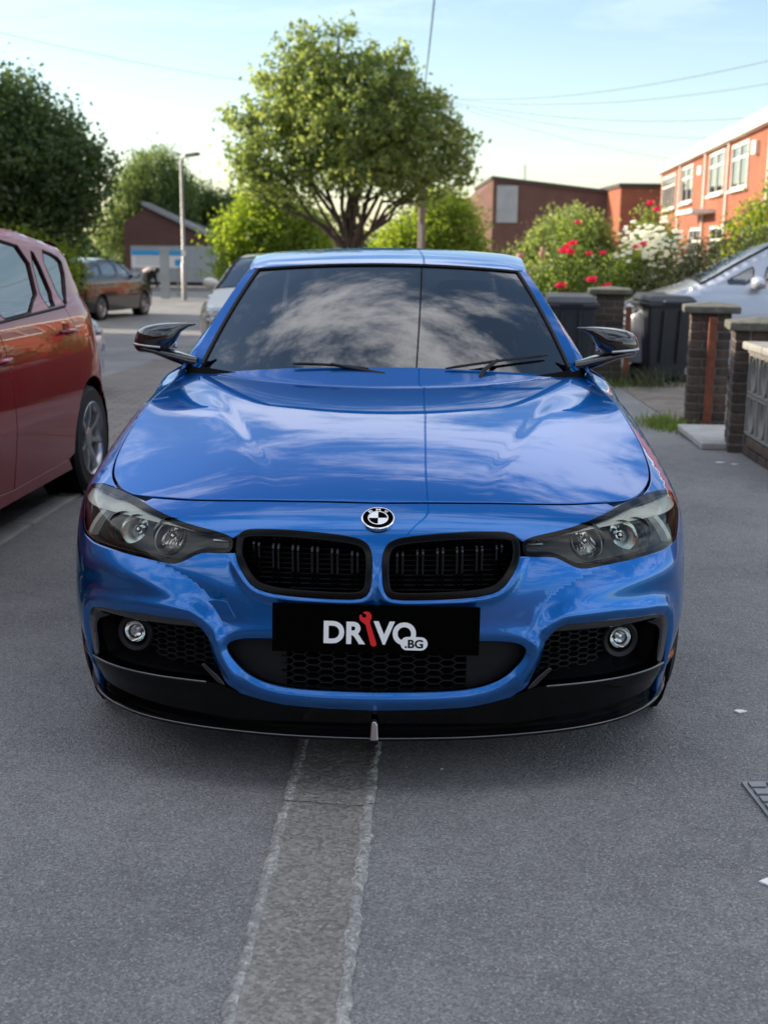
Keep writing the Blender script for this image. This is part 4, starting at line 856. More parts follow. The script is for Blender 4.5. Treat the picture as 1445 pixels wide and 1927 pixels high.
# ------------------------------------------------------------------ brick piers and the screen-block wall
bk = MB(); bk.box((0, 0, 0), (.213, .1015, .064)); bko = bk.build('brick', M['pier_brick']); bevel(bko, .005, 1); brick_me = bko.data
BR_SRC = bko; first_brick = [True]
def brick_at(parent, x, y, z, rz):
    if first_brick[0]: o = BR_SRC; first_brick[0] = False
    else: o = BR_SRC.copy(); col.objects.link(o)
    o.parent = parent; o.location = (x, y, z); o.rotation_euler = (R(random.uniform(-.6, .6)), 0, rz + R(random.uniform(-.8, .8))); return o
def pier(loc, rz, courses, label, capw=.43, group=None):
    p = empty('brick_pier', loc, rz, label, 'pier', group); w = .330
    for c in range(courses):
        z = .037 + c * .075; q = (c % 2)
        for k in range(4):
            a = k * math.pi / 2; sx = .0565 * (1 if q else -1); ox, oy = sx, -(w / 2 - .0515)
            ox += random.uniform(-.002, .002); oy += random.uniform(-.003, .002)
            brick_at(p, ox * math.cos(a) - oy * math.sin(a), ox * math.sin(a) + oy * math.cos(a), z, a)
    mb = MB(); mb.box((0, 0, courses * .0375), (w - .014, w - .014, courses * .075)); mb.build('mortar_core', M['mortar'], p)
    h = courses * .075; mb = MB(); mb.box((0, 0, h + .030), (capw, capw, .06)); mb.add([(-capw / 2 + .01, -capw / 2 + .01, h + .059), (capw / 2 - .01, -capw / 2 + .01, h + .059), (capw / 2 - .01, capw / 2 - .01, h + .059), (-capw / 2 + .01, capw / 2 - .01, h + .059), (0, 0, h + .090)], [(0, 1, 4), (1, 2, 4), (2, 3, 4), (3, 0, 4)])
    bevel(mb.build('coping_stone', M['cap'], p), .012, 2); return p
RD = -.0415
pier((2.700, 8.98, gh(8.98) - .01), RD - .14, 12, 'dark brick pier with flat cap at the end of the screen-block wall')
pier((2.735, 10.43, gh(10.4) - .01), RD - .16, 13, 'dark brick pier with mossy cap beside a rusty gate post, right of the car', .46)
pier((2.62, 14.55, gh(14.5) - .01), RD - .1, 14, 'dark brick pier with wide cap between the two wheelie bins', .50)
def post(loc, h, label, lean=0):
    mb = MB(); mb.box((0, 0, h / 2), (.065, .050, h)); o = mb.build('gate_post', M['rust']); o.location = loc; o.rotation_euler = (0, lean, RD - .1); bevel(o, .006); return tag(o, label, 'gate post')
post((2.70, 10.20, gh(10.2)), .93, 'rusty flaking square gate post against the mossy-capped pier', .0)
post((2.80, 14.28, gh(14.2)), .90, 'rusty gate post standing beside the farther wheelie bin')
# plain low wall joining further back
lw = empty('low_brick_wall', (1.62, 15.4, gh(15.4)), 0, 'low brick garden wall under the rose bushes', 'wall')
for c in range(13):
    for k in range(6):
        if random.random() < .0: continue
        brick_at(lw, (k + .5 * (c % 2)) * .225 - .05, 0, .037 + c * .075, 0)
MB().box((.55, .0, .48), (1.30, .088, .96)).build('mortar_core', M['mortar'], lw); bevel(MB().box((.55, 0, 1.0), (1.42, .17, .05)).build('coping_stone', M['cap'], lw), .01)
sw = empty('screen_block_wall', (2.640, 8.78, gh(8.8)), -math.pi / 2 + RD, 'pierced concrete screen-block wall with leaf pattern at the right edge', 'wall')
bb = MB(); S2 = .285
for c, d in (((-.1335, 0), (.018, S2)), ((.1335, 0), (.018, S2)), ((0, -.1335), (.249, .018)), ((0, .1335), (.249, .018))): bb.box((c[0], 0, c[1]), (d[0], .088, d[1]))
for sx in (-1, 1):
    arc = [(sx * .070 * math.cos(a) , .126 * math.sin(a) / 1.0) for a in np.linspace(-math.pi / 2, math.pi / 2, 13)]
    for (xa, za), (xb, zb_) in zip(arc[:-1], arc[1:]):
        L = math.hypot(xb - xa, zb_ - za); bb.box(((xa + xb) / 2, 0, (za + zb_) / 2), (L + .004, .082, .013), ry=-math.atan2(zb_ - za, xb - xa))
blk = bb.build('screen_block', M['screen_block'], sw); fst = True
for c in range(5):
    for r_ in range(2):
        o = blk if fst else blk.copy()
        if not fst: col.objects.link(o); o.parent = sw
        fst = False; o.location = (.155 + c * .292, 0, .155 + .145 + r_ * .292)
for c in range(7):
    for r_ in range(2): brick_at(sw, .11 + c * .225 + .1 * (r_ % 2) - .0, 0, .037 + r_ * .075, 0)
for c in range(3): bevel(MB().box((.27 + c * .53, 0, .79), (.52, .20, .055)).build('coping_stone', M['screen_block'], sw), .012)
for c in range(4): bevel(MB().box((.18 + c * .40, 0, .748), (.39, .10, .03)).build('coping_course', M['screen_block'], sw), .004)
# wheelie bins
def bin_(loc, rz, label, lid=0):
    b = empty('wheelie_bin', loc, rz, label, 'bin', 'wheelie bins by the piers'); mb = MB()
    mb.add([(-.22, -.24, .06), (.22, -.24, .06), (.22, .20, .06), (-.22, .20, .06), (-.285, -.33, .93), (.285, -.33, .93), (.285, .30, .93), (-.285, .30, .93)], [(0, 3, 2, 1), (0, 1, 5, 4), (1, 2, 6, 5), (2, 3, 7, 6), (3, 0, 4, 7)]); bevel(mb.build('bin_body', M['bin'], b), .03, 3)
    bevel(MB().box((0, -.02, .925), (.62, .70, .05)).build('bin_rim', M['bin'], b), .015)
    mb = MB(); mb.add([(-.30, -.36, .955), (.30, -.36, .955), (.30, .33, .975), (-.30, .33, .975), (-.25, -.26, 1.02), (.25, -.26, 1.02), (.25, .28, 1.05), (-.25, .28, 1.05)], [(0, 3, 2, 1), (4, 5, 6, 7), (0, 1, 5, 4), (1, 2, 6, 5), (2, 3, 7, 6), (3, 0, 4, 7)]); mb.box((0, -.37, .95), (.26, .05, .05)); bevel(mb.build('bin_lid', M['bin'], b), .02, 2)
    for x in (-.1, .1): bevel(MB().box((x, -.305, .55), (.03, .05, .62), rx=.10).build('bin_rib', M['bin'], b), .01)
    MB().tube([(-.26, .36, .95), (.26, .36, .95)], .018, 8).build('bin_handle', M['bin'], b, 60)
    for x in (-.26, .26): MB().lathe([(0, -.03), (.09, -.03), (.1, -.015), (.1, .015), (.09, .03), (0, .03)], (x, .22, .1), (1, 0, 0), 20).build('bin_wheel', M['rubber'], b, 40)
    return b
bin_((3.30, 14.75, gh(14.8) + .006), .12, 'dark wheelie bin standing right of the wide-capped pier, in front of the silver car')
bin_((2.10, 14.15, gh(14.2)), -.1, 'dark wheelie bin standing left of the wide-capped pier, behind the car mirror')

# ------------------------------------------------------------------ plants
def leaf_cloud(pts, size, r_, aspect=.55, droop=0, up=0):
    n = len(pts); a = r_.standard_normal((n, 3)); a[:, 2] = a[:, 2] * (1 - .5 * droop) - droop * 1.6; a /= np.linalg.norm(a, axis=1)[:, None]
    b = r_.standard_normal((n, 3)); b[:, 2] += up; b -= a * (a * b).sum(1)[:, None]; b /= np.linalg.norm(b, axis=1)[:, None] + 1e-9
    s = size * r_.uniform(.65, 1.35, n)[:, None]; nrm_ = np.cross(a, b)
    V = np.stack([pts - a * s * .5, pts + b * s * aspect * .5 + nrm_ * s * .08, pts + a * s * .5, pts - b * s * aspect * .5 + nrm_ * s * .08], 1).reshape(-1, 3)
    F = np.arange(n * 4).reshape(-1, 4); return V, F
def fast_mesh(name, V, F, mat, parent=None):
    me = bpy.data.meshes.new(name); n = len(F); me.vertices.add(len(V)); me.vertices.foreach_set('co', V.astype(np.float32).ravel()); me.loops.add(n * 4); me.loops.foreach_set('vertex_index', F.astype(np.int32).ravel())
    me.polygons.add(n); me.polygons.foreach_set('loop_start', (np.arange(n) * 4).astype(np.int32)); me.polygons.foreach_set('loop_total', np.full(n, 4, np.int32)); me.update(calc_edges=True); return link(name, me, mat, parent)
def crown_pts(lobes, n, r_, cluster=.28, per=14, shell=.55):
    """points in clumps spread through the lobes (cx, cy, cz, rx, ry, rz), thicker towards the outside"""
    L = np.array(lobes, float); vol = L[:, 3] * L[:, 4] * L[:, 5]; k = r_.choice(len(L), n // per, p=vol / vol.sum())
    d = r_.standard_normal((len(k), 3)); d /= np.linalg.norm(d, axis=1)[:, None]; rad = (shell + (1 - shell) * r_.random(len(k))) ** .8 * r_.uniform(.75, 1.08, len(k))
    c = L[k, :3] + d * rad[:, None] * L[k, 3:]; P = np.repeat(c, per, 0) + r_.standard_normal((len(k) * per, 3)) * cluster * np.repeat(r_.uniform(.5, 1.25, len(k)), per)[:, None]
    return P, c
def limb(mb, a, b, r0, r1, r_, seg=6, wob=.06):
    a = np.array(a, float); b = np.array(b, float); L = np.linalg.norm(b - a); P = [a + (b - a) * t + (r_.standard_normal(3) * wob * L * math.sin(math.pi * t) * .5 if 0 < t < 1 else 0) + np.array([0, 0, .08 * L * math.sin(math.pi * t)]) for t in np.linspace(0, 1, seg)]
    mb.tube(P, list(np.linspace(r0, r1, seg)), 7)
def tree(name, loc, lobes, n, size, leaf, trunk_h, trunk_r, label, seed, group='trees beyond the street', cluster=.28, per=14, shell=.5, droop=0, limbs=14, cat='tree', aspect=.55):
    r_ = np.random.default_rng(seed); t = empty(name, loc, 0, label, cat, group); P, c = crown_pts(lobes, n, r_, cluster, per, shell); V, F = leaf_cloud(P, size, r_, aspect, droop)
    fast_mesh('crown', V, F, leaf, t)
    mb = MB(); L = np.array(lobes); top = np.array([0, 0, trunk_h]); limb(mb, (0, 0, -.1), top, trunk_r * 1.15, trunk_r * .8, r_, 7, .03)
    for q in range(limbs):
        tgt = L[q % len(L), :3] + r_.uniform(-.55, .55, 3) * L[q % len(L), 3:]; st = top + np.array([0, 0, -.15 * r_.random() * trunk_h]); limb(mb, st, tgt, trunk_r * .42, trunk_r * .10, r_, 7, .10)
        for _ in range(3): limb(mb, st + (tgt - st) * r_.uniform(.5, .9), tgt + r_.uniform(-.7, .7, 3) * L[q % len(L), 3:] * .7, trunk_r * .13, trunk_r * .04, r_, 4, .1)
    mb.build('trunk', M['bark'], t, 60); return t
rt_ = np.random.default_rng(5)
Z3 = gh(32)
# the big street tree behind the car
lob = [(0, 0, 4.7, 2.0, 2.0, 1.75), (-1.9, .1, 4.3, 1.2, 1.3, 1.2), (1.75, -.2, 4.15, 1.4, 1.4, 1.2), (-.95, 0, 6.1, 1.15, 1.2, .95), (.75, .2, 5.9, 1.15, 1.2, .9), (-2.4, 0, 3.4, .7, .8, .5), (2.6, 0, 3.65, .65, .8, .65), (-1.85, 0, 5.5, .85, .9, .7), (.4, -1.2, 3.65, 1.5, .9, .55), (1.9, 0, 5.2, .75, .9, .65), (-2.85, 0, 4.9, .45, .6, .35), (-.2, 0, 7.0, .5, .6, .3), (-1.15, 0, 6.95, .4, .5, .35), (3.0, 0, 4.5, .4, .5, .4), (1.7, 0, 3.1, .7, .8, .35), (-1.35, 0, 3.15, .7, .8, .3), (-2.9, 0, 4.1, .4, .5, .3), (1.3, 0, 6.6, .35, .4, .3)]
tree('street_tree', (-.95, 32, Z3), lob, 40000, .13, M['leaf_main'], 1.75, .15, 'large round-headed street tree with several limbs, behind the blue car', 21, cluster=.135, per=22, shell=.4, limbs=24)
tree('shade_tree', (-8.6, 30, gh(30)), [(0, 0, 3.6, 1.9, 2.2, 1.9), (-1.2, 0, 4.6, 1.5, 1.8, 1.4), (.9, .2, 3.3, 1.25, 1.5, 1.6), (-2.4, 0, 3.6, 1.8, 2, 2.2), (.4, -.6, 2.2, 1.3, 1.2, .9), (-.4, 0, 5.0, .9, 1.1, .9)], 44000, .14, M['leaf_dark'], 1.6, .2, 'tall dark dense tree at the left edge of the picture', 22, cluster=.22, per=14, shell=.45, limbs=12)
tree('sunlit_bush', (-8.3, 28.3, gh(28)), [(0, 0, 1.45, .75, .8, .75), (-1.0, .2, 1.55, .75, .8, .7), (.75, .2, 1.2, .6, .6, .6)], 9000, .12, M['leaf_lime'], .8, .08, 'small sunlit bush below the tall dark tree on the left', 23, cluster=.18, per=12, limbs=6)
tree('willow_tree', (-10.3, 56, gh(56)), [(0, 0, 4.2, 1.6, 1.6, 1.9), (-.9, 0, 3.6, 1.2, 1.2, 1.7), (.9, 0, 3.6, 1.1, 1.2, 1.8), (0, 0, 2.6, 2.0, 1.4, 1.4), (-1.9, 0, 2.4, 1.0, 1, 1.3)], 26000, .20, M['leaf_willow'], 2.0, .25, 'weeping willow with hanging pale green branches behind the lamp post', 24, cluster=.22, per=14, shell=.5, droop=1.4, limbs=8, aspect=.28)
tree('leafy_tree', (-7.4, 58, gh(58)), [(0, 0, 3.3, 1.5, 1.4, 1.0), (1.2, 0, 2.9, 1.2, 1.2, .9), (-1.4, 0, 3.6, 1.2, 1.2, 1.0), (2.4, 0, 2.6, 1.0, 1.0, .7)], 12000, .16, M['leaf_dark'], 1.8, .15, 'dark leafy tree behind the brick hall, right of the lamp post', 25, cluster=.25, limbs=8)
tree('lime_tree', (-4.0, 44, gh(44)), [(0, 0, 2.5, 1.5, 1.2, 1.2), (-1.2, 0, 2.0, 1.0, 1.0, 1.0), (1.2, 0, 2.1, 1.1, 1.0, 1.1), (.3, 0, 1.3, 1.6, 1.0, .8), (-.2, 0, 3.3, .9, .9, .8), (-1.2, 0, 1.0, 1.1, .9, .6)], 20000, .15, M['leaf_lime'], 1.3, .07, 'bright yellow-green young tree left of the big tree trunk', 26, cluster=.24, per=10, limbs=10)
tree('lime_tree', (1.45, 49, gh(49)), [(0, 0, 2.2, 1.5, 1.3, 1.1), (1.2, 0, 2.4, 1.2, 1.1, 1.2), (-1.0, 0, 1.8, 1.0, 1.0, .9), (.6, 0, 3.3, 1.1, 1, .8), (1.7, 0, 1.5, 1.0, 1.0, .8)], 18000, .15, M['leaf_lime'], 1.2, .08, 'bright green tree right of the big tree trunk, behind the telegraph pole', 27, cluster=.26, per=12, limbs=8)
tree('hall_bush', (7.3, 54, gh(54)), [(0, 0, 1.6, 1.4, 1.1, 1.5), (1.2, 0, 1.9, 1.3, 1.0, 1.5), (-1.1, 0, 1.0, 1.0, .9, 1.0), (.5, 0, 2.6, 1.0, .9, .9), (2.0, 0, 1.3, .9, .8, 1.2)], 18000, .16, M['leaf_main'], .8, .1, 'rounded green bush in front of the dark brick hall', 28, cluster=.25, limbs=6, cat='bush')
tree('dark_hedge', (4.3, 31, gh(31)), [(x, 0, .9 + .15 * math.sin(x * 2), .9, .6, .85) for x in (0, 1.1, 2.2, 3.3, 4.4, 5.5)], 16000, .11, M['leaf_dark'], .4, .05, 'long dark green hedge in front of the brick hall', 29, 'garden shrubs', .16, 12, .4, cat='hedge', limbs=8)
# garden shrubs
def flowers(parent, pts, size, mat, r_, name='flower'):
    for p in pts:
        mb = MB(); s = size * r_.uniform(.7, 1.25)
        for k in range(9):
            a = k * 2.4; d = np.array([math.cos(a) * .5, math.sin(a) * .5, .2 * (k % 3) - .1]); c = d * s * .7; t = np.cross(d, (0, 0, 1)); t /= np.linalg.norm(t) + 1e-9; b = np.cross(t, d); q = s * .42
            mb.add([c - t * q, c + b * q * .6 + d * s * .1, c + t * q, c - b * q * .6 + d * s * .1, c + d * s * .28], [(0, 1, 4), (1, 2, 4), (2, 3, 4), (3, 0, 4)])
        o = mb.build(name, mat, parent, 60); o.location = p
rf = np.random.default_rng(31)
rose = tree('rose_bush', (2.30, 16.6, gh(16.6)), [(0, 0, 1.15, .55, .5, .40), (-.35, 0, .75, .45, .45, .45), (.5, .1, .95, .50, .45, .45), (.15, 0, 1.70, .30, .30, .40), (1.0, .2, 1.15, .45, .4, .45), (1.25, .2, 1.8, .28, .28, .42), (.1, 0, .4, .8, .5, .4)], 17000, .055, M['leaf_rose'], .5, .03, 'tall climbing rose bush with red blooms behind the low wall', 32, 'garden shrubs', .10, 10, .4, cat='bush', limbs=14)
pts = [(-.62, -.30, 1.00), (.02, -.45, 1.62), (-.02, -.45, 1.56), (.10, -.42, 1.66), (.07, -.42, 1.55), (.16, -.4, 1.92), (.48, -.5, 1.54), (.30, -.5, 1.53), (.13, -.62, .82), (.17, -.6, .74), (-.45, -.55, .74), (-.05, -.55, 1.12), (.55, -.5, 1.12), (1.10, -.3, 2.18), (1.20, -.3, 2.10), (.92, -.4, 1.62), (1.02, -.4, 1.66), (.72, -.4, 1.02), (-.5, -.5, .95), (.35, -.5, 1.2)]
flowers(rose, pts, .125, M['petal_red'], rf)
wb = tree('white_flowering_bush', (3.42, 16.9, gh(16.9)), [(.0, 0, 1.25, .42, .35, .40), (.25, 0, 1.6, .35, .3, .35), (-.2, 0, .7, .4, .35, .4)], 6500, .05, M['leaf_rose'], .4, .03, 'bush covered in white blossom between the roses and the hedge', 33, 'garden shrubs', .09, 10, .4, cat='bush', limbs=6)
pts = [(x_, -.42 + rf.uniform(-.08, .05), z_) for x_, z_ in zip(rf.normal(.05, .22, 150), rf.normal(1.66, .15, 150))]
flowers(wb, pts, .07, M['petal_white'], rf, 'blossom')
tree('garden_hedge', (4.35, 16.2, gh(16.2)), [(0, 0, 1.25, .75, .45, .60), (-.75, 0, 1.0, .5, .4, .55), (.8, 0, 1.4, .7, .45, .6), (1.7, 0, 1.5, .8, .5, .65), (-.2, 0, .5, 1.1, .45, .5), (1.2, 0, .6, 1.1, .45, .5)], 20000, .05, M['leaf_hedge'], .4, .05, 'grey-green hedge behind the silver car', 34, 'garden shrubs', .09, 12, .5, cat='hedge', limbs=10)
tree('tall_shrub', (5.25, 17.4, gh(17.4)), [(0, 0, 1.9, .55, .5, .5), (.5, 0, 2.3, .6, .5, .6), (-.35, 0, 1.6, .45, .4, .45), (.2, 0, 1.3, .8, .5, .5), (.9, 0, 1.9, .6, .5, .7)], 13000, .06, M['leaf_lime'], .9, .05, 'tall loose yellow-green shrub at the right edge above the silver car', 35, 'garden shrubs', .11, 10, .4, cat='bush', limbs=10)
# weeds and grass by the piers
def tuft(name, loc, rx_, ry_, n, h, seed, mat, label):
    r_ = np.random.default_rng(seed); V = []; F = []
    for i in range(n):
        x, y = r_.normal(0, rx_), r_.normal(0, ry_); a = r_.uniform(0, 6.28); L = h * r_.uniform(.4, 1.2); w = .006; dx, dy = math.cos(a) * w, math.sin(a) * w; lx, ly = r_.normal(0, .45, 2) * L
        b = len(V); V += [(x - dx, y - dy, 0), (x + dx, y + dy, 0), (x + lx * .4 + dx * .7, y + ly * .4 + dy * .7, L * .6), (x + lx * .4 - dx * .7, y + ly * .4 - dy * .7, L * .6), (x + lx, y + ly, L)]; F += [(b, b + 1, b + 2, b + 3), (b + 3, b + 2, b + 4)]
    o = mesh(name, V, F, mat); o.location = loc; return tag(o, label, 'grass', kind='stuff')
tuft('weeds', (2.42, 10.35, gh(10.3)), .10, .22, 420, .09, 41, M['grass'], 'green weeds growing at the foot of the mossy-capped pier')
tuft('weeds', (2.35, 14.1, gh(14.1)), .35, .2, 450, .11, 42, M['grass'], 'weeds growing around the wide-capped pier')
tuft('weeds', (3.0, 14.1, gh(14.1)), .2, .12, 260, .22, 43, M['leaf_hedge'], 'dry grey weeds at the foot of the farther wheelie bin')

# ------------------------------------------------------------------ buildings
def window_on(parent, O, ux, x, z, w, h, out, frame=.07, mull=1, mat=None):
    """window with frame, panes and sill on a facade: O origin, ux along the wall, out outward normal"""
    O, ux, out = Vector(O), Vector(ux), Vector(out); rz = math.atan2(ux.y, ux.x); wdw = empty('window', O + ux * x + Vector((0, 0, z)), rz); wdw.parent = parent; oy = -1 if Vector((-ux.y, ux.x, 0)).dot(out) < 0 else 1
    mb = MB(); fd = .06
    for sx in (-1, 1): mb.box((sx * (w / 2 - frame / 2), oy * .03, h / 2), (frame, fd, h))
    for zz in (frame / 2, h - frame / 2): mb.box((0, oy * .03, zz), (w - 2 * frame, fd, frame))
    for k in range(mull): mb.box(((k + 1) / (mull + 1) * w - w / 2, oy * .028, h / 2), (frame * .8, fd * .9, h - 2 * frame))
    mb.box((0, oy * .027, h * .68), (w - 2 * frame, fd * .8, frame * .7))
    mb.build('window_frame', M['cream'], wdw); n = mull + 1
    for k in range(n): MB().box(((k + .5) / n * w - w / 2, oy * .012, h / 2), (w / n - frame, .012, h - frame)).build('pane', M['pane'], wdw)
    MB().box((0, oy * .08, -.04), (w + .1, .16, .07)).build('sill', M['cream'], wdw); return wdw
def facade_house(name, A, B, depth, h, base, wallm, label, side_sign, fascia=.38, roof_over=.25, pitch=.18):
    """row house block: facade from A to B (plan), depth to the other side"""
    A, B = Vector((*A, 0)), Vector((*B, 0)); ux = (B - A).normalized(); nn = Vector((-ux.y, ux.x, 0)) * side_sign; L = (B - A).length
    o = empty(name, (A.x, A.y, base), 0, label, 'house'); T = lambda p: (p.x - A.x, p.y - A.y, p.z - base)
    def blockv(a0, a1, d0, d1, z0, z1): return [T(A + ux * a - nn * d + Vector((0, 0, z))) for a in (a0, a1) for d in (d0, d1) for z in (z0, z1)]
    FB = [(0, 1, 3, 2), (4, 6, 7, 5), (0, 4, 5, 1), (2, 3, 7, 6), (0, 2, 6, 4), (1, 5, 7, 3)]
    MB().add(blockv(0, L, 0, depth, base, h), FB).build('wall', wallm, o)
    MB().add(blockv(-.2, L + .2, -roof_over, -roof_over + .06, h - .02, h + fascia), FB).build('fascia', M['cream'], o)
    MB().add(blockv(-.2, L + .2, -roof_over + .06, .0, h - .03, h + .02), FB).build('soffit', M['cream'], o)
    v = [T(A + ux * a - nn * d + Vector((0, 0, z))) for a in (-.3, L + .3) for d, z in ((-roof_over, h + fascia + .01), (depth / 2, h + fascia + pitch * depth / 2 * 2), (depth + roof_over, h + fascia), (depth + roof_over, h), (-roof_over + .06, h + .03))]
    MB().add(v, [(0, 1, 6, 5), (1, 2, 7, 6), (2, 3, 8, 7), (3, 4, 9, 8), (4, 0, 5, 9), (0, 4, 3, 2, 1), (5, 6, 7, 8, 9)]).build('roof', M['roof_tile'], o)
    return o, ux, nn, A, base
hs_, ux, nn, A_, b_ = facade_house('terraced_house', (13.43, 62), (8.9, 15.2), 8, 4.95, -.46, M['red_brick'], 'sunlit red brick terrace with white fascia and windows on the right', -1)
def wA(x, z, w, h, mull=1): return window_on(hs_, (0, 0, -b_), ux, x, z, w, h, nn, .10, mull)
wA(3.2, 3.15, 4.6, 1.55, 3); wA(9.3, 3.25, 3.2, 1.5, 1); wA(16.7, 3.3, 3.2, 1.5, 1); wA(21.2, 3.3, 2.9, 1.45, 1); wA(28.5, 3.3, 3.0, 1.5, 1)
wA(5.0, .6, 3.2, 1.5, 2); wA(12.4, .6, 3.2, 1.6, 2); wA(17.5, .7, 3.0, 1.5, 1); wA(24, .6, 3, 1.5, 1)
for x, z, w, h in ((13.2, 4.35, .5, .34), (23.9, 4.4, .42, .42)):
    p = ux * x + nn * .09; bx_ = MB().box((p.x, p.y, z - b_), (.16, w, h)); bevel(bx_.build('alarm_box', M['cream'], hs_), .03)
p0 = ux * 14.6 + nn * .4; MB().box((p0.x, p0.y, 2.75 - b_), (.9, 4.2, .14), rz=-.09).build('porch_canopy', M['cream'], hs_)
for x in (7.2, 14.2, 19.2, 26): p = ux * x + nn * .08; MB().tube([(p.x, p.y, 0), (p.x, p.y, 4.95 - b_)], .05, 8).build('drainpipe', M['cream'], hs_, 60)
# dark flat-roofed brick hall
hall = empty('brick_hall', (5.92, 70, -.4), 0, 'dark brick hall with sloping roof edge and pale panel, centre right', 'building')
H0 = .4
def hbox(y0, y1, x0, x1, z0, z1a, z1b, nm, mat, parent=None):
    V = [(x, y, z) for x, zt in ((x0, z1a), (x1, z1b)) for y in (y0, y1) for z in (z0 + H0, zt + H0)]; return MB().add(V, [(0, 1, 3, 2), (4, 6, 7, 5), (0, 4, 5, 1), (2, 3, 7, 6), (0, 2, 6, 4), (1, 5, 7, 3)]).build(nm, mat, parent or hall)
hbox(0, 14, -.02, 6.9, -.4, 5.02, 4.25, 'wall', M['brown_brick']);
MB().add([(-.15, -.15, 5.02 + H0), (7.0, -.15, 4.25 + H0), (7.0, -.15, 4.44 + H0), (-.15, -.15, 5.21 + H0), (-.15, 14, 5.02 + H0), (7.0, 14, 4.25 + H0), (7.0, 14, 4.44 + H0), (-.15, 14, 5.21 + H0)], [(0, 1, 2, 3), (4, 7, 6, 5), (3, 2, 6, 7), (0, 3, 7, 4), (1, 5, 6, 2), (0, 4, 5, 1)]).build('roof_edge', M['dark_fascia'], hall)
MB().add([(-1.3, 3.2, 0), (-.05, 0.02, 0), (-.05, 0.02, 5.0 + H0), (-1.3, 3.2, 3.7 + H0), (-1.3, 13, 0), (-.05, 13, 0), (-.05, 13, 5.0 + H0), (-1.3, 13, 3.7 + H0)], [(0, 1, 2, 3), (4, 7, 6, 5), (3, 2, 6, 7), (0, 3, 7, 4), (0, 4, 5, 1)]).build('side_wall', M['brown_brick'], hall)
MB().box((.75, -.06, 3.7 + H0), (1.15, .06, 2.0)).build('pale_panel', M['grey_render'], hall)
hbox(2, 14, 6.95, 10.2, -.4, 4.1, 4.1, 'link_wall', M['brown_brick']); hbox(1.85, 14, 6.95, 10.3, 4.11, 4.4, 4.4, 'link_roof', M['dark_fascia'])
window_on(hall, (0, 2, 0), (1, 0, 0), 8.0, 2.2 + H0, 2.3, 1.7, (0, -1, 0), .12, 1)
MB().tube([(1.9, 2, 5 + H0), (1.9, 2, 5.95 + H0)], .03, 6).build('aerial', M['dark_fascia'], hall)
ann = empty('brick_annexe', (12.6, 66, -.4), 0, 'orange-brown brick annexe joining the hall to the terrace', 'building')
MB().box((2.2, 3, 2.3), (5.2, 6, 5.2)).build('wall', M['red_brick'], ann); MB().box((2.2, 3, 4.98), (5.4, 6.2, .22)).build('roof_edge', M['dark_fascia'], ann)
# low hall on the left behind the willow
lh = empty('low_hall', (-9.9, 53, -.34), 0, 'low brick building with grey sloping roof edge behind the notice board', 'building')
MB().add([(-1.2, 0, 0), (2.9, 0, 0), (2.9, 0, 1.75), (-.2, 0, 3.25), (-1.2, 0, 2.6), (-1.2, 8, 0), (2.9, 8, 0), (2.9, 8, 1.75), (-.2, 8, 3.25), (-1.2, 8, 2.6)], [(0, 1, 2, 3, 4), (9, 8, 7, 6, 5), (3, 2, 7, 8), (4, 3, 8, 9), (0, 4, 9, 5), (1, 6, 7, 2)]).build('wall', M['brown_brick'], lh)
MB().add([(-.35, -.25, 3.30), (3.1, -.25, 1.70), (3.1, -.25, 1.84), (-.35, -.25, 3.46), (-.35, 8.2, 3.30), (3.1, 8.2, 1.70), (3.1, 8.2, 1.84), (-.35, 8.2, 3.46)], [(0, 1, 2, 3), (4, 7, 6, 5), (3, 2, 6, 7), (0, 4, 5, 1), (0, 3, 7, 4), (1, 5, 6, 2)]).build('roof', M['galv'], lh)
MB().box((1.2, -.12, .9), (4.2, .2, 1.5)).build('rendered_base', M['grey_render'], lh)
bh = empty('brick_block', (-8.4, 58, -.34), 0, 'square red-brown brick block right of the lamp post', 'building')
MB().box((1.8, 2, 1.75), (4.6, 4, 3.5)).build('wall', M['brown_brick'], bh); MB().box((1.8, 2, 3.52), (4.75, 4.15, .14)).build('roof_edge', M['galv'], bh); MB().box((1.8, -.05, .85), (4.7, .14, .5)).build('white_band', M['grey_render'], bh)
# terrace on the left, whose end just shows beside the dark tree
lt, ux2, nn2, A2, b2 = facade_house('brick_terrace', (-11.0, 26.5), (-9.2, -22), 8, 5.3, -.46, M['red_brick'], 'red brick terrace standing on the left side of the street', 1, .3)
for k in range(8): window_on(lt, (0, 0, -b2), ux2, 1.0 + k * 6, 3.4, 1.1, 1.6, -nn2 if False else nn2, .09, 1); window_on(lt, (0, 0, -b2), ux2, 1.2 + k * 6, .7, 2.0, 1.5, nn2, .09, 1)
eh = empty('brick_house', (-17.5, 47, -.4), 0, 'red brick house end with white window at the far left edge', 'house'); MB().box((2, 3, 2.7), (4.3, 6, 5.4)).build('wall', M['brown_brick'], eh); MB().box((2, 3, 5.5), (4.7, 6.4, .25)).build('roof', M['roof_tile'], eh); window_on(eh, (0, 0, 0), (1, 0, 0), 3.85, 2.0, 1.1, 1.6, (0, -1, 0), .1, 1); window_on(eh, (0, 0, 0), (1, 0, 0), 1.8, 2.0, 1.1, 1.6, (0, -1, 0), .1, 1)
# the street goes on behind the camera (seen only as reflections)
rt_h, ux3, nn3, A3, b3 = facade_house('brick_terrace', (-14, -19), (16, -21), 8, 5.2, -.1, M['red_brick'], 'brick terrace closing the street behind the camera', 1, .3)

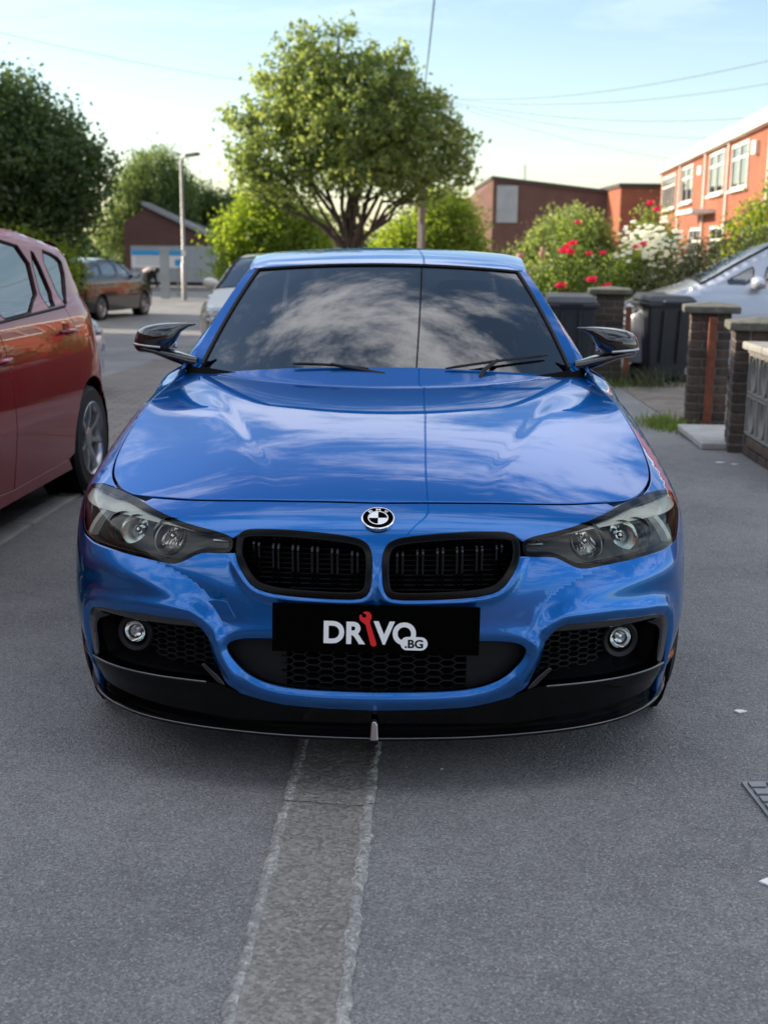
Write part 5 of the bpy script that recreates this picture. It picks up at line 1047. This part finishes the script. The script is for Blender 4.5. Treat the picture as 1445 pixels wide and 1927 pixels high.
# ------------------------------------------------------------------ street furniture
lp = empty('street_lamp', (-6.75, 41.6, gh(42)), 0, 'grey street lamp column standing by the far kerb, left of the big tree', 'lamp post')
MB().tube([(0, 0, 0), (0, 0, 1.2), (0, 0, 1.25), (0, 0, 4.5), (.08, -.05, 4.62), (.25, -.2, 4.68)], [.09, .09, .06, .05, .045, .045], 12).build('lamp_column', M['galv'], lp, 60)
MB().box((.42, -.33, 4.68), (.5, .2, .10), rz=-.6, ry=-.08).build('lamp_head', M['dark_fascia'], lp); MB().box((0, -.06, 1.55), (.13, .05, .2)).build('number_tag', M['cream'], lp)
tp = empty('telegraph_pole', (1.22, 44, gh(44)), 0, 'wooden telegraph pole behind the big tree', 'pole')
MB().tube([(0, 0, 0), (0, 0, 7.0)], [.15, .11], 12).build('pole_shaft', M['pole_wood'], tp, 60); MB().box((0, 0, 6.75), (.9, .1, .1)).build('cross_arm', M['pole_wood'], tp); MB().tube([(-.0, -.16, 0), (-.0, -.16, 2.6)], .045, 6).build('cable_guard', M['galv'], tp)
PT = Vector((1.22, 44, 6.45))
def wire(a, b, sag, label, r=.009):
    a, b = Vector(a), Vector(b); P = [a + (b - a) * t - Vector((0, 0, sag * 4 * t * (1 - t))) for t in np.linspace(0, 1, 33)]; o = MB().tube(P, r, 5).build('overhead_wire', M['cable'], None, 60); return tag(o, label, 'wire', 'telephone wires from the pole')
wire(PT, (.05, -17, 6.8), .8, 'overhead wire running along the street above the blue car', .016)
for i, (b, sg, lb) in enumerate((((12.9, 57, 5.3), .25, 'lowest thin wire sagging to the far end of the terrace'), ((12.0, 46, 5.3), .35, 'thin wire sagging to the terrace above the second window'), ((11.2, 38.5, 5.3), .4, 'thin wire sagging to the terrace roof near the right edge'), ((10.3, 29, 5.4), .5, 'thin wire reaching the right edge above the terrace'), ((9.6, 22, 5.4), .6, 'thin wire crossing the blue sky high at the right'), ((-9.6, 30, 6.3), .35, 'faint wire crossing the white sky left of the big tree'))): wire(PT, b, sg, lb, .0055)
nb = empty('notice_board', (-8.0, 43.6, gh(43)), 0, 'blue and white notice board on the far fence', 'sign')
MB().box((0, 0, 1.32), (1.78, .05, .60)).build('board', M['sign_white'], nb); MB().box((0, -.03, 1.53), (1.76, .02, .17)).build('blue_header', M['sign_blue'], nb); MB().box((.72, -.03, 1.2), (.2, .02, .22)).build('blue_square', M['sign_blue'], nb)
for x in (-.7, .7): MB().box((x, .05, .8), (.06, .06, 1.6)).build('sign_post', M['galv'], nb)
for z in (1.36, 1.26, 1.16): MB().box((-.2, -.028, z), (1.1, .012, .03)).build('printed_line', M['grey_render'], nb)
fn = empty('mesh_fence', (-3.5, 45.5, gh(45)), 0, 'green mesh fence running along the far pavement', 'fence')
for i in range(6): MB().box((i * 1.6, 0, .85), (.06, .06, 1.7)).build('fence_post', M['fence_green'], fn)
for z in (.15, .6, 1.1, 1.6): MB().box((4.0, 0, z), (8.0, .02, .03)).build('fence_rail', M['fence_green'], fn)
mb = MB()
for i in range(100): mb.box((i * .08 + .04, 0, .87), (.012, .012, 1.5))
tag(mb.build('mesh_wires', M['fence_green'], fn), kind='stuff')
for i, (x, y) in enumerate(((-5.55, 44.0), (-4.55, 44.2), (-3.75, 44.4), (-2.9, 44.4))):
    b = MB(); b.lathe([(0, 0), (.10, 0), (.10, .95), (.12, .96), (.12, 1.08), (.07, 1.14), (0, 1.15)], (0, 0, 0), n=16); o = b.build('bollard', M['concrete'], None, 40); o.location = (x, y, gh(44) + .05); tag(o, ['concrete bollard nearest the street lamp on the far pavement', 'second concrete bollard from the street lamp', 'third concrete bollard from the street lamp', 'concrete bollard farthest from the street lamp'][i], 'bollard', 'bollards on the far pavement')
gatep = MB(); gatep.box((0, 0, .8), (.28, .28, 1.6)); gatep.box((0, 0, 1.63), (.34, .34, .06)); o = gatep.build('gate_pillar', M['grey_render']); o.location = (-7.55, 42.5, gh(43) + .02); tag(o, 'grey pillar beside the person under the notice board', 'pillar')
sl = MB(); sl.box((0, 0, .9), (.3, .3, 2.6)); o = sl.build('hall_pillar', M['cream']); o.location = (4.65, 62, gh(60)); tag(o, 'sunlit cream pillar at the left corner of the dark hall', 'pillar')
# far wood closing the horizon
r_ = np.random.default_rng(77); pts = np.stack([r_.uniform(-70, 80, 26000), r_.uniform(92, 100, 26000), -.4 + np.abs(r_.normal(0, 1, 26000)) * 1.5], 1); V, F = leaf_cloud(pts, .55, r_, .7); tag(fast_mesh('far_wood', V, F, M['leaf_dark']), 'distant dark green wood closing the horizon', 'wood', kind='stuff')
# drain cover and litter near the right edge
dc = empty('drain_cover', (1.085, 3.03, .0), .05, 'square iron drain cover at the right edge of the road', 'drain cover')
MB().box((0, 0, .004), (.17, .24, .008)).build('cover_frame', M['galv'], dc)
for i in range(5):
    for j in range(3): MB().box((-.052 + j * .052, -.09 + i * .045, .011), (.040, .032, .007)).build('cover_tread', M['galv'], dc)
for (x, y, s, lb) in ((1.14, 3.68, .018, 'small white scrap of litter on the road by the car corner'), (.915, 2.60, .03, 'white paint scrap on the road at the lower right edge'), (2.32, 8.35, .03, 'white scrap of paper at the foot of the screen-block wall'), (2.40, 8.27, .025, 'pale scrap of paper beside the white one by the wall')):
    mb = MB(); k = 7; mb.prism([(s * (1 + .4 * math.sin(3 * a + x)) * math.cos(a), s * .6 * (1 + .3 * math.cos(2 * a + y)) * math.sin(a)) for a in np.linspace(0, 6.28, k, endpoint=False)], 0, .004, lambda a, b, h: (a, b, h)); o = mb.build('litter', M['white_print']); o.location = (x, y, gh(y) + .002); tag(o, lb, 'litter')

# ------------------------------------------------------------------ the other cars
M['red'] = paint('red_paint', (.27, .003, .008), .12, .4)
M['white_paint'] = paint('pale_gold_paint', (.66, .62, .53), .1, .4)
M['silver'] = paint('silver_paint', (.48, .52, .60), .5, .32)
M['black_paint'] = paint('dark_paint', (.006, .006, .006), .1, .35)
M['car_glass'] = glass_mat('car_glass', (.20, .23, .23), 3.0)
def simple_car(name, loc, rz, label, top, wpts, belt, panels, wins, paintm, wy, wr=.31, segs=None, group=None, tum=.34, rnd=.075, sill=.22, lights=(), detail=True, crown=.03, bulge=.10, spokes=7):
    """car from its side outline: top = (y, z) from front sill over the roof to rear sill"""
    c = empty(name, loc, rz, label, 'car', group)
    T = chaikin(top, 2, closed=False); T = np.array(T); Wf = _spl([p[0] for p in wpts], [p[1] for p in wpts], sig=.03)
    seg = np.array(T); 
    def dist(y, z):
        d = np.full(y.shape, 9.)
        for a, b in zip(T[:-1], T[1:]):
            ab = b - a; q = np.clip(((y - a[0]) * ab[0] + (z - a[1]) * ab[1]) / (ab @ ab + 1e-12), 0, 1); d = np.minimum(d, np.hypot(y - a[0] - q * ab[0], z - a[1] - q * ab[1]))
        return d
    def xs_(y, z, push=0.0, d=None):
        y = np.asarray(y, float); z = np.asarray(z, float); d = dist(y, z) if d is None else d
        t = tum * np.maximum(0, (np.sqrt((z - belt) ** 2 + .002) + z - belt) / 2) + .10 * np.clip(.55 - z, 0, 1) ** 1.3 + .062 * np.clip((z - .52) / (belt - .52), 0, 1.15) ** 2
        r = rnd; k = np.clip(r - d, 0, r); return Wf(y) - t - (r - np.sqrt(np.maximum(r * r - k * k, 0))) + push
    def sm(s, push=0.0): return lambda a, b: np.stack([s * xs_(a, b, push), a, b], -1)
    def arch_(yc, r): return [(yc + r * math.cos(a), wr + .01 + r * math.sin(a)) for a in np.linspace(math.pi * .99 + .2, -.2, 24)]
    ar = wr + .045
    out = [tuple(p) for p in T]
    bot = [(out[-1][0], sill)]
    for yc in (wy[1], wy[0]):
        a = [p for p in arch_(yc, ar)][::-1]; a = [p for p in a if p[1] > sill]; bot += [(a[0][0], sill)] + a + [(a[-1][0], sill)]
    full = out + bot + [(out[0][0], sill)]
    for s in (1, -1):
        pl_ = panels if panels and s == 1 else [('side_panel', None)]
        for nm, poly in pl_:
            if poly is None: patch(nm, full, sm(s), paintm, c, holes=[chaikin(w, 1) for _, w in wins], step=.05 if s == 1 else .07, depth=.015, rim=.003, flip=(s < 0))
            else: patch(nm, poly[0], sm(s), paintm, c, holes=poly[1], step=.035, depth=.015, rim=.003)
        for nm, w in wins: patch(nm, chaikin(w, 1), sm(s, -.012), M['car_glass'], c, step=.06, depth=0, flip=(s < 0))
        if detail:
            for nm, w in wins:
                l = resample(chaikin(w, 1), .05); P = [(s * float(xs_(np.array([y]), np.array([z]), -.004)[0]), y, z) for y, z in l]; MB().tube(P + [P[0], P[1]], .006, 6, cap=False).build('window_seal', M['rubber'], c, 60)
        for y in wy: wheel('wheel', (s * (float(Wf(y)) - .115), y, wr), s, wr, .19, c, spokes=spokes, rimr=.69, split=0 if spokes > 5 else .16)
    # skin across the car
    cum = np.concatenate([[0], np.cumsum(np.hypot(*np.diff(T, axis=0).T))]); N = 90; q = np.linspace(0, cum[-1], N); Y = np.interp(q, cum, T[:, 0]); Z = np.interp(q, cum, T[:, 1]); X = xs_(Y, Z, 0, np.zeros(N))
    ty = np.gradient(Y, q); tz = np.gradient(Z, q); ny, nz2 = -tz, ty; u = np.linspace(-1, 1, 25)
    def row(i, push=0): 
        k = 1 - u ** 2 if True else 0; dep = crown * abs(nz2[i]) + bulge * abs(ny[i]) ** 2; return [(X[i] * a, Y[i] + ny[i] * (dep * b + push), Z[i] + nz2[i] * (dep * b + push)) for a, b in zip(u, 1 - np.abs(u) ** 2.4)]
    for nm, y0, z0, y1, z1, mt in segs:
        i0 = int(np.argmin((Y - y0) ** 2 + (Z - z0) ** 2)); i1 = int(np.argmin((Y - y1) ** 2 + (Z - z1) ** 2)); mb = MB(); mb.grid(np.array([row(i) for i in range(i0, i1 + 1)])); mb.build(nm, mt, c, 60)
        if mt is M['car_glass'] and detail:
            mb = MB(); E1 = row(i0, .002); E2 = row(i1, .002); mb.tube(E1, .012, 5); mb.tube(E2, .012, 5); mb.tube([row(i, .002)[0] for i in range(i0, i1 + 1)], .02, 5); mb.tube([row(i, .002)[-1] for i in range(i0, i1 + 1)], .02, 5); mb.build('glass_seal', M['black_plastic'], c, 60)
    def skin(a, f, push=0.0):
        i = min(max(f, 0), N - 1.001); k = int(i); w = i - k; p, q_ = row(k, push), row(k + 1, push); j = (a + 1) / 2 * (len(u) - 1); jj = min(int(j), len(u) - 2); wj = j - jj
        g = lambda r: np.array(r[jj]) * (1 - wj) + np.array(r[jj + 1]) * wj; return g(p) * (1 - w) + g(q_) * w
    for nm, a0, a1, ya, za, yb, zb2, mt in lights:      # on the end faces
        f0 = float(np.argmin((Y - ya) ** 2 + (Z - za) ** 2)); f1 = float(np.argmin((Y - yb) ** 2 + (Z - zb2) ** 2))
        G = np.array([[skin(a, f, .012) for a in np.linspace(a0, a1, 8)] for f in np.linspace(f0, f1, 6)]); o = MB().grid(G).build(nm, mt, c, 60)
        md = o.modifiers.new('s', 'SOLIDIFY'); md.thickness = .02; md.offset = 0
    ym, yM = T[:, 0].min(), T[:, 0].max(); bx0 = Wf((ym + yM) / 2)
    MB().box((0, (wy[0] + wy[1]) / 2, .30), (2 * float(bx0) - .5, yM - ym - .35, .24)).build('underbody', M['dark'], c); MB().box((0, (wy[0] + wy[1]) / 2, .36), (2 * float(bx0) - .16, wy[1] - wy[0] - 2 * ar - .05, .22)).build('floor_pan', M['dark'], c)
    for s in (1, -1):
        for y in wy: MB().lathe([(ar - .002, -.02), (ar - .002, -.24), (0, -.242)], (s * (float(Wf(y)) - .01), y, wr + .01), (s, 0, 0), 24).build('wheel_arch_liner', M['dark'], c, 60)
    for x in (-.36, .36):
        st = empty('seat', (x, (wy[0] + wy[1]) / 2 + .35, .45)); st.parent = c; bevel(MB().box((0, .1, .33), (.46, .14, .58), rx=-.25).build('seat_back', M['seat'], st), .05, 3); bevel(MB().box((0, .21, .70), (.25, .1, .17), rx=-.2).build('headrest', M['seat'], st), .04, 3)
    mir_ = []
    return c, xs_, sm, skin
def car_mirror(c, s, x, y, z, mat):
    m_ = empty('door_mirror', (s * x, y, z)); m_.parent = c; MB().grid(loft([(-.07, .01, -.03, .02, .015), (.0, .0, -.01, .05, .045), (.06, 0, 0, .07, .07), (.13, 0, .0, .07, .075), (.19, .01, 0, .055, .06), (.215, .02, 0, .02, .02), (.22, .02, 0, .001, .001)], 16) * np.array([s, 1, 1])).build('mirror_cap', mat, m_, 60)
    MB().box((s * .11, .065, 0), (.17, .012, .11)).build('mirror_glass', M['chrome'], m_); return m_
# red hatchback at the left, tail away from the camera
rtop = [(.03, .24), (0, .45), (.03, .66), (.28, .80), (.75, .95), (.92, 1.01), (1.32, 1.24), (1.70, 1.43), (2.1, 1.52), (2.53, 1.535), (2.97, 1.51), (3.3, 1.465), (3.56, 1.425), (3.62, 1.40), (3.60, 1.34), (3.70, 1.10), (3.76, .99), (3.88, .90), (3.95, .74), (3.99, .50), (3.92, .24)]
W1 = [(1.30, 1.06), (2.00, 1.065), (2.06, 1.44), (1.85, 1.40), (1.62, 1.28)]
W2 = [(2.10, 1.068), (2.84, 1.095), (2.925, 1.412), (2.48, 1.468), (2.16, 1.455)]
W2b = [(2.888, 1.098), (3.108, 1.104), (3.035, 1.385), (2.958, 1.402)]
W3 = [(3.195, 1.10), (3.285, 1.11), (3.45, 1.32), (3.36, 1.372), (3.10, 1.412)]
ra = .315 + .045
def rarch(yc, a0, a1, n=16): return [(yc + ra * math.cos(a), .325 + ra * math.sin(a)) for a in np.linspace(a0, a1, n)]
ws1 = [chaikin(w, 1) for w in (W1, W2, W2b, W3)]
RY = (.78, 3.42)
fdoor = [(1.16, 1.02), (1.22, .30), (2.13, .26), (2.165, .57), (2.18, .86), (2.13, 1.055), (1.25, 1.045)]
rdoor = [(2.14, 1.055), (2.19, .86), (2.175, .57), (2.145, .26), (2.98, .27)] + [p for p in rarch(3.42, math.pi + .1, math.pi * .70, 8) if p[1] > .28] + [(3.25, .74), (3.27, .92), (3.20, 1.06), (3.17, 1.085)]
Tt = chaikin(rtop, 2, closed=False)
body_l = [p for p in Tt if p[0] <= 1.15 and p[1] < 1.2]
fend = body_l + [(1.15, 1.015), (1.21, .30), (1.18, .24)] + [p for p in rarch(.78, -.2, math.pi + .2, 24) if p[1] > .24] + [(.38, .24)]
frame_p = [p for p in Tt if p[0] > 1.16 and (p[1] > .985 or p[0] > 3)] + [(3.80, .24)] + [p for p in rarch(3.42, -.2, math.pi * .695, 18) if p[1] > .24] + [(3.256, .74), (3.277, .92), (3.207, 1.062), (3.175, 1.091), (2.14, 1.061), (1.25, 1.051)]
sillp = [(1.22, .292), (2.14, .252), (2.97, .262), (3.03, .20), (1.12, .20)]
rc, rxs, rsm, rskin = simple_car('red_hatchback', (-2.795, 3.80, 0), -.062, 'dark red hatchback parked on the left, cut off by the picture edge', rtop, [(0, .68), (.12, .76), (.4, .835), (.9, .865), (2.2, .872), (3.4, .882), (3.6, .87), (3.75, .83), (3.9, .74), (4.0, .62)], 1.06,
    [('fender', (fend, [])), ('door', (fdoor, [])), ('door', (rdoor, [])), ('quarter_panel', (frame_p, ws1)), ('sill', (sillp, []))], [('side_window', W1), ('side_window', W2), ('side_window', W2b), ('side_window', W3)], M['red'], RY, .315,
    segs=[('front_bumper', .03, .24, .1, .70, M['red']), ('bonnet', .1, .70, .92, 1.01, M['red']), ('windscreen', .92, 1.01, 1.78, 1.46, M['car_glass']), ('roof', 1.78, 1.46, 3.62, 1.40, M['red']), ('rear_window', 3.61, 1.37, 3.75, 1.01, M['car_glass']), ('tailgate', 3.75, 1.01, 3.97, .62, M['red']), ('rear_bumper', 3.97, .62, 3.92, .24, M['red'])],
    lights=[('tail_light', .72, .99, 3.71, 1.08, 3.93, .80, M['redlens']), ('tail_light', -.99, -.72, 3.71, 1.08, 3.93, .80, M['redlens']), ('headlight', .5, .95, .06, .72, .2, .78, M['clear']), ('headlight', -.95, -.5, .06, .72, .2, .78, M['clear'])], tum=.30)
for y, z in ((2.06, .888), (3.10, .962)):       # handles in shallow cups
    x = float(rxs(np.array([y]), np.array([z]))[0]); hd = empty('door_handle', (x, y, z)); hd.parent = rc
    G = [[(.004 - .016 * (1 - a * a) * (1 - b * b), a * .105, b * .052) for b in np.linspace(-1, 1, 9)] for a in np.linspace(-1, 1, 13)]; MB().lathe([(.001, 0.006), (.03, .005), (.05, .002)], (0, 0, 0), (1, 0, 0), 20).build('handle_cup', M['red'], hd, 60)
    MB().tube([(.0, -.10, 0), (.028, -.085, .002), (.036, 0, .004), (.028, .085, .002), (.0, .10, 0)], [.012, .014, .015, .014, .012], 8).build('handle_grip', M['red'], hd, 60)
sp_ = MB(); G = [[(x, 3.50, 1.45), (x, 3.66 - .06 * x * x, 1.428), (x, 3.67 - .06 * x * x, 1.408), (x, 3.56, 1.375)] for x in np.linspace(-.62, .62, 15)]; sp_.grid(np.array(G)); sp_.build('roof_spoiler', M['red'], rc, 50)
car_mirror(rc, 1, .86, 1.33, 1.08, M['red']); car_mirror(rc, -1, .86, 1.33, 1.08, M['red'])
mb = MB(); P = [(float(rxs(np.array([y]), np.array([1.063 + .03 * max(0, y - 2.1)]), .004)[0]), y, 1.063 + .03 * max(0, y - 2.1)) for y in np.linspace(1.25, 3.2, 24)]; mb.tube(P, .007, 6); mb.build('belt_trim', M['rubber'], rc, 60)
# generic hatch for the cars further away
gtop = [(.04, .24), (0, .45), (.03, .66), (.22, .76), (.75, .92), (.98, .98), (1.4, 1.22), (1.75, 1.39), (2.2, 1.46), (2.9, 1.47), (3.4, 1.42), (3.7, 1.34), (3.95, 1.02), (4.05, .92), (4.10, .7), (4.1, .5), (4.03, .24)]
gw = [[(1.45, 1.03), (2.12, 1.03), (2.12, 1.39), (1.95, 1.36), (1.72, 1.24)], [(2.22, 1.03), (3.0, 1.04), (2.95, 1.37), (2.22, 1.40)], [(3.08, 1.05), (3.5, 1.10), (3.38, 1.27), (3.05, 1.36)]]
gwid = [(0, .64), (.12, .73), (.4, .80), (.9, .84), (2.2, .85), (3.4, .84), (3.9, .80), (4.1, .70)]
def gsegs(p): return [('front_bumper', .04, .24, .05, .70, p), ('bonnet', .05, .70, .98, .98, p), ('windscreen', .98, .98, 1.85, 1.42, M['car_glass']), ('roof', 1.85, 1.42, 3.6, 1.38, p), ('rear_window', 3.65, 1.36, 3.95, 1.02, M['car_glass']), ('tailgate', 3.95, 1.02, 4.1, .6, p), ('rear_bumper', 4.1, .6, 4.03, .24, p)]
glights = [('headlight', .55, .97, .02, .62, .2, .75, M['clear']), ('headlight', -.97, -.55, .02, .62, .2, .75, M['clear']), ('front_grille', -.42, .42, .01, .52, .02, .63, M['black_plastic']), ('lower_intake', -.7, .7, .02, .30, .0, .42, M['black_plastic']), ('number_plate', -.30, .30, .0, .44, .01, .51, M['cream']), ('tail_light', .72, .98, 3.96, 1.0, 4.08, .75, M['redlens']), ('tail_light', -.98, -.72, 3.96, 1.0, 4.08, .75, M['redlens'])]
GW = [('side_window', w) for w in gw]
M['clear_lamp'] = M['clear']
wc, *_ = simple_car('pale_hatchback', (-1.86, 17.0, gh(17.5)), -.10, 'pale gold hatchback facing the camera, half hidden behind the blue car', gtop, gwid, 1.02, None, GW, M['white_paint'], (.80, 3.25), .30, gsegs(M['white_paint']), lights=glights, detail=True)
for s in (1, -1): car_mirror(wc, s, .80, 1.42, 1.06, M['white_paint'])
kc, *_ = simple_car('dark_hatchback', (-6.97, 33.7, gh(33)), R(166), 'dark car with red tail lights seen from behind, up the street on the left', gtop, gwid, 1.02, None, GW, M['black_paint'], (.80, 3.25), .30, gsegs(M['black_paint']), lights=glights, detail=True)
for s in (1, -1): car_mirror(kc, s, .80, 1.42, 1.06, M['black_paint'])
gc2, *_ = simple_car('grey_hatchback', (-3.15, 12.2, gh(13)), 1.15, 'pale silver car corner showing behind the tail of the red hatchback', gtop, gwid, 1.02, None, GW, M['silver'], (.80, 3.25), .30, gsegs(M['silver']), lights=glights, detail=False)
stop = [(.04, .24), (0, .45), (.03, .70), (.20, .86), (.55, .98), (.82, 1.06), (1.25, 1.32), (1.65, 1.53), (2.15, 1.63), (3.0, 1.63), (3.6, 1.53), (3.85, 1.38), (3.98, 1.05), (4.02, .7), (4.0, .45), (3.95, .24)]
sw_ = [[(1.02, 1.08), (1.36, 1.07), (1.38, 1.28), (1.30, 1.235)], [(1.46, 1.07), (2.25, 1.07), (2.25, 1.50), (1.9, 1.47), (1.52, 1.315)], [(2.35, 1.07), (3.2, 1.08), (3.15, 1.48), (2.35, 1.51)], [(3.28, 1.10), (3.7, 1.15), (3.6, 1.38), (3.25, 1.47)]]
sc2, *_ = simple_car('silver_people_carrier', (2.90, 15.55, gh(15.6) + .006), 1.47 - math.pi + .0, 'silver people carrier parked on the drive at the right, nose to the left', stop, gwid, 1.07, None, [('side_window', w) for w in sw_], M['silver'], (.78, 3.2), .31,
    [('front_bumper', .04, .24, .05, .74, M['silver']), ('bonnet', .05, .74, .85, 1.06, M['silver']), ('windscreen', .85, 1.06, 1.9, 1.555, M['car_glass']), ('roof', 1.9, 1.555, 3.7, 1.48, M['silver']), ('rear_window', 3.75, 1.45, 3.97, 1.1, M['car_glass']), ('tailgate', 3.97, 1.1, 4.02, .6, M['silver']), ('rear_bumper', 4.02, .6, 3.95, .24, M['silver'])], lights=glights, detail=True)
sc2.scale = (1.09, 1.09, 1.09)
for s in (1, -1): car_mirror(sc2, s, .82, 1.38, 1.10, M['silver'])

# ------------------------------------------------------------------ people
def person(loc, rz, joints, edges, radii, label, top, legs_mat, hair=(.03, .02, .015), cat='person'):
    p = empty('person', loc, rz, label, cat); me = bpy.data.meshes.new('body'); me.from_pydata(joints, edges, []); me.update(); o = link('body', me, top, p)
    sk = o.modifiers.new('skin', 'SKIN'); o.data.skin_vertices[0].data[0].use_root = True
    for v, r_ in zip(o.data.skin_vertices[0].data, radii): v.radius = (r_, r_)
    sb = o.modifiers.new('sub', 'SUBSURF'); sb.levels = 2; sb.render_levels = 2; return p
M['hair'] = principled('hair', (.02, .014, .01), .7)
# person in black bending forward under the notice board
J = [(0, 0, .62), (0, -.10, .80), (.02, -.26, .95), (.05, -.36, .98), (.10, 0, .58), (.12, -.02, .32), (.11, .02, .06), (.11, -.10, .03), (-.10, 0, .58), (-.14, .03, .32), (-.13, .08, .06), (-.13, -.04, .03), (.16, -.24, .86), (.20, -.30, .60), (.18, -.36, .42), (-.16, -.24, .88), (-.20, -.28, .62), (-.16, -.36, .44)]
E_p = [(0, 1), (1, 2), (2, 3), (0, 4), (4, 5), (5, 6), (6, 7), (0, 8), (8, 9), (9, 10), (10, 11), (2, 12), (12, 13), (13, 14), (2, 15), (15, 16), (16, 17)]
RD_ = [.13, .14, .12, .05, .085, .06, .045, .035, .085, .06, .045, .035, .055, .042, .032, .055, .042, .032]
pr = person((-7.92, 41.0, gh(41)), .9, J, E_p, RD_, 'person in black clothes bending forward below the notice board', M['cloth_black'], M['cloth_black'])
MB().lathe([(.0, -.12), (.06, -.10), (.09, -.03), (.09, .04), (.06, .10), (0, .12)], (.07, -.46, .99), (0, -.5, .4), 16).build('head', M['hair'], pr, 60)
MB().grid(loft([(-.20, -.16, .93, .02, .02), (-.15, -.17, .97, .14, .06), (0, -.17, 1.0, .17, .08), (.15, -.17, .97, .14, .06), (.20, -.16, .93, .02, .02)], 16)).build('pale_shawl', M['pinkish'], pr, 60)
J2 = [(0, 0, .95), (0, 0, 1.2), (0, 0, 1.42), (0, -.01, 1.52), (.1, 0, .9), (.11, -.01, .5), (.11, .02, .08), (.11, -.10, .04), (-.1, 0, .9), (-.11, -.01, .5), (-.11, .02, .08), (-.11, -.10, .04), (.2, 0, 1.38), (.26, .02, 1.1), (.24, -.06, .86), (-.2, 0, 1.38), (-.26, .02, 1.1), (-.24, -.06, .86)]
for (x, y, rz, lb, s, mt) in ((2.62, 24.6, .3, 'person with head showing just beside the car roof, behind the roses', .92, M['sign_white']), (3.12, 24.9, -.4, 'person whose head shows above the rose bush, right of the other', .985, M['pinkish'])):
    p_ = person((x, y, gh(y)), rz, J2, E_p, RD_, lb, mt, M['cloth_black']); p_.scale = (s, s, s)
    MB().lathe([(.0, -.13), (.05, -.115), (.078, -.06), (.088, 0), (.085, .05), (.06, .10), (0, .125)], (0, -.02, 1.68), (0, 0, 1), 20).build('head', M['skin'], p_, 60)
    MB().lathe([(.088, .0), (.092, .04), (.07, .10), (0, .135)], (0, .005, 1.685), (0, .15, 1), 20).build('hair', M['hair'], p_, 60)
    MB().box((0, -.11, 1.67), (.02, .03, .035)).build('nose', M['skin'], p_)
    for s_ in (-1, 1): MB().lathe([(0, -.008), (.02, 0), (0, .008)], (s_ * .09, -.01, 1.68), (1, 0, 0), 8).build('ear', M['skin'], p_)
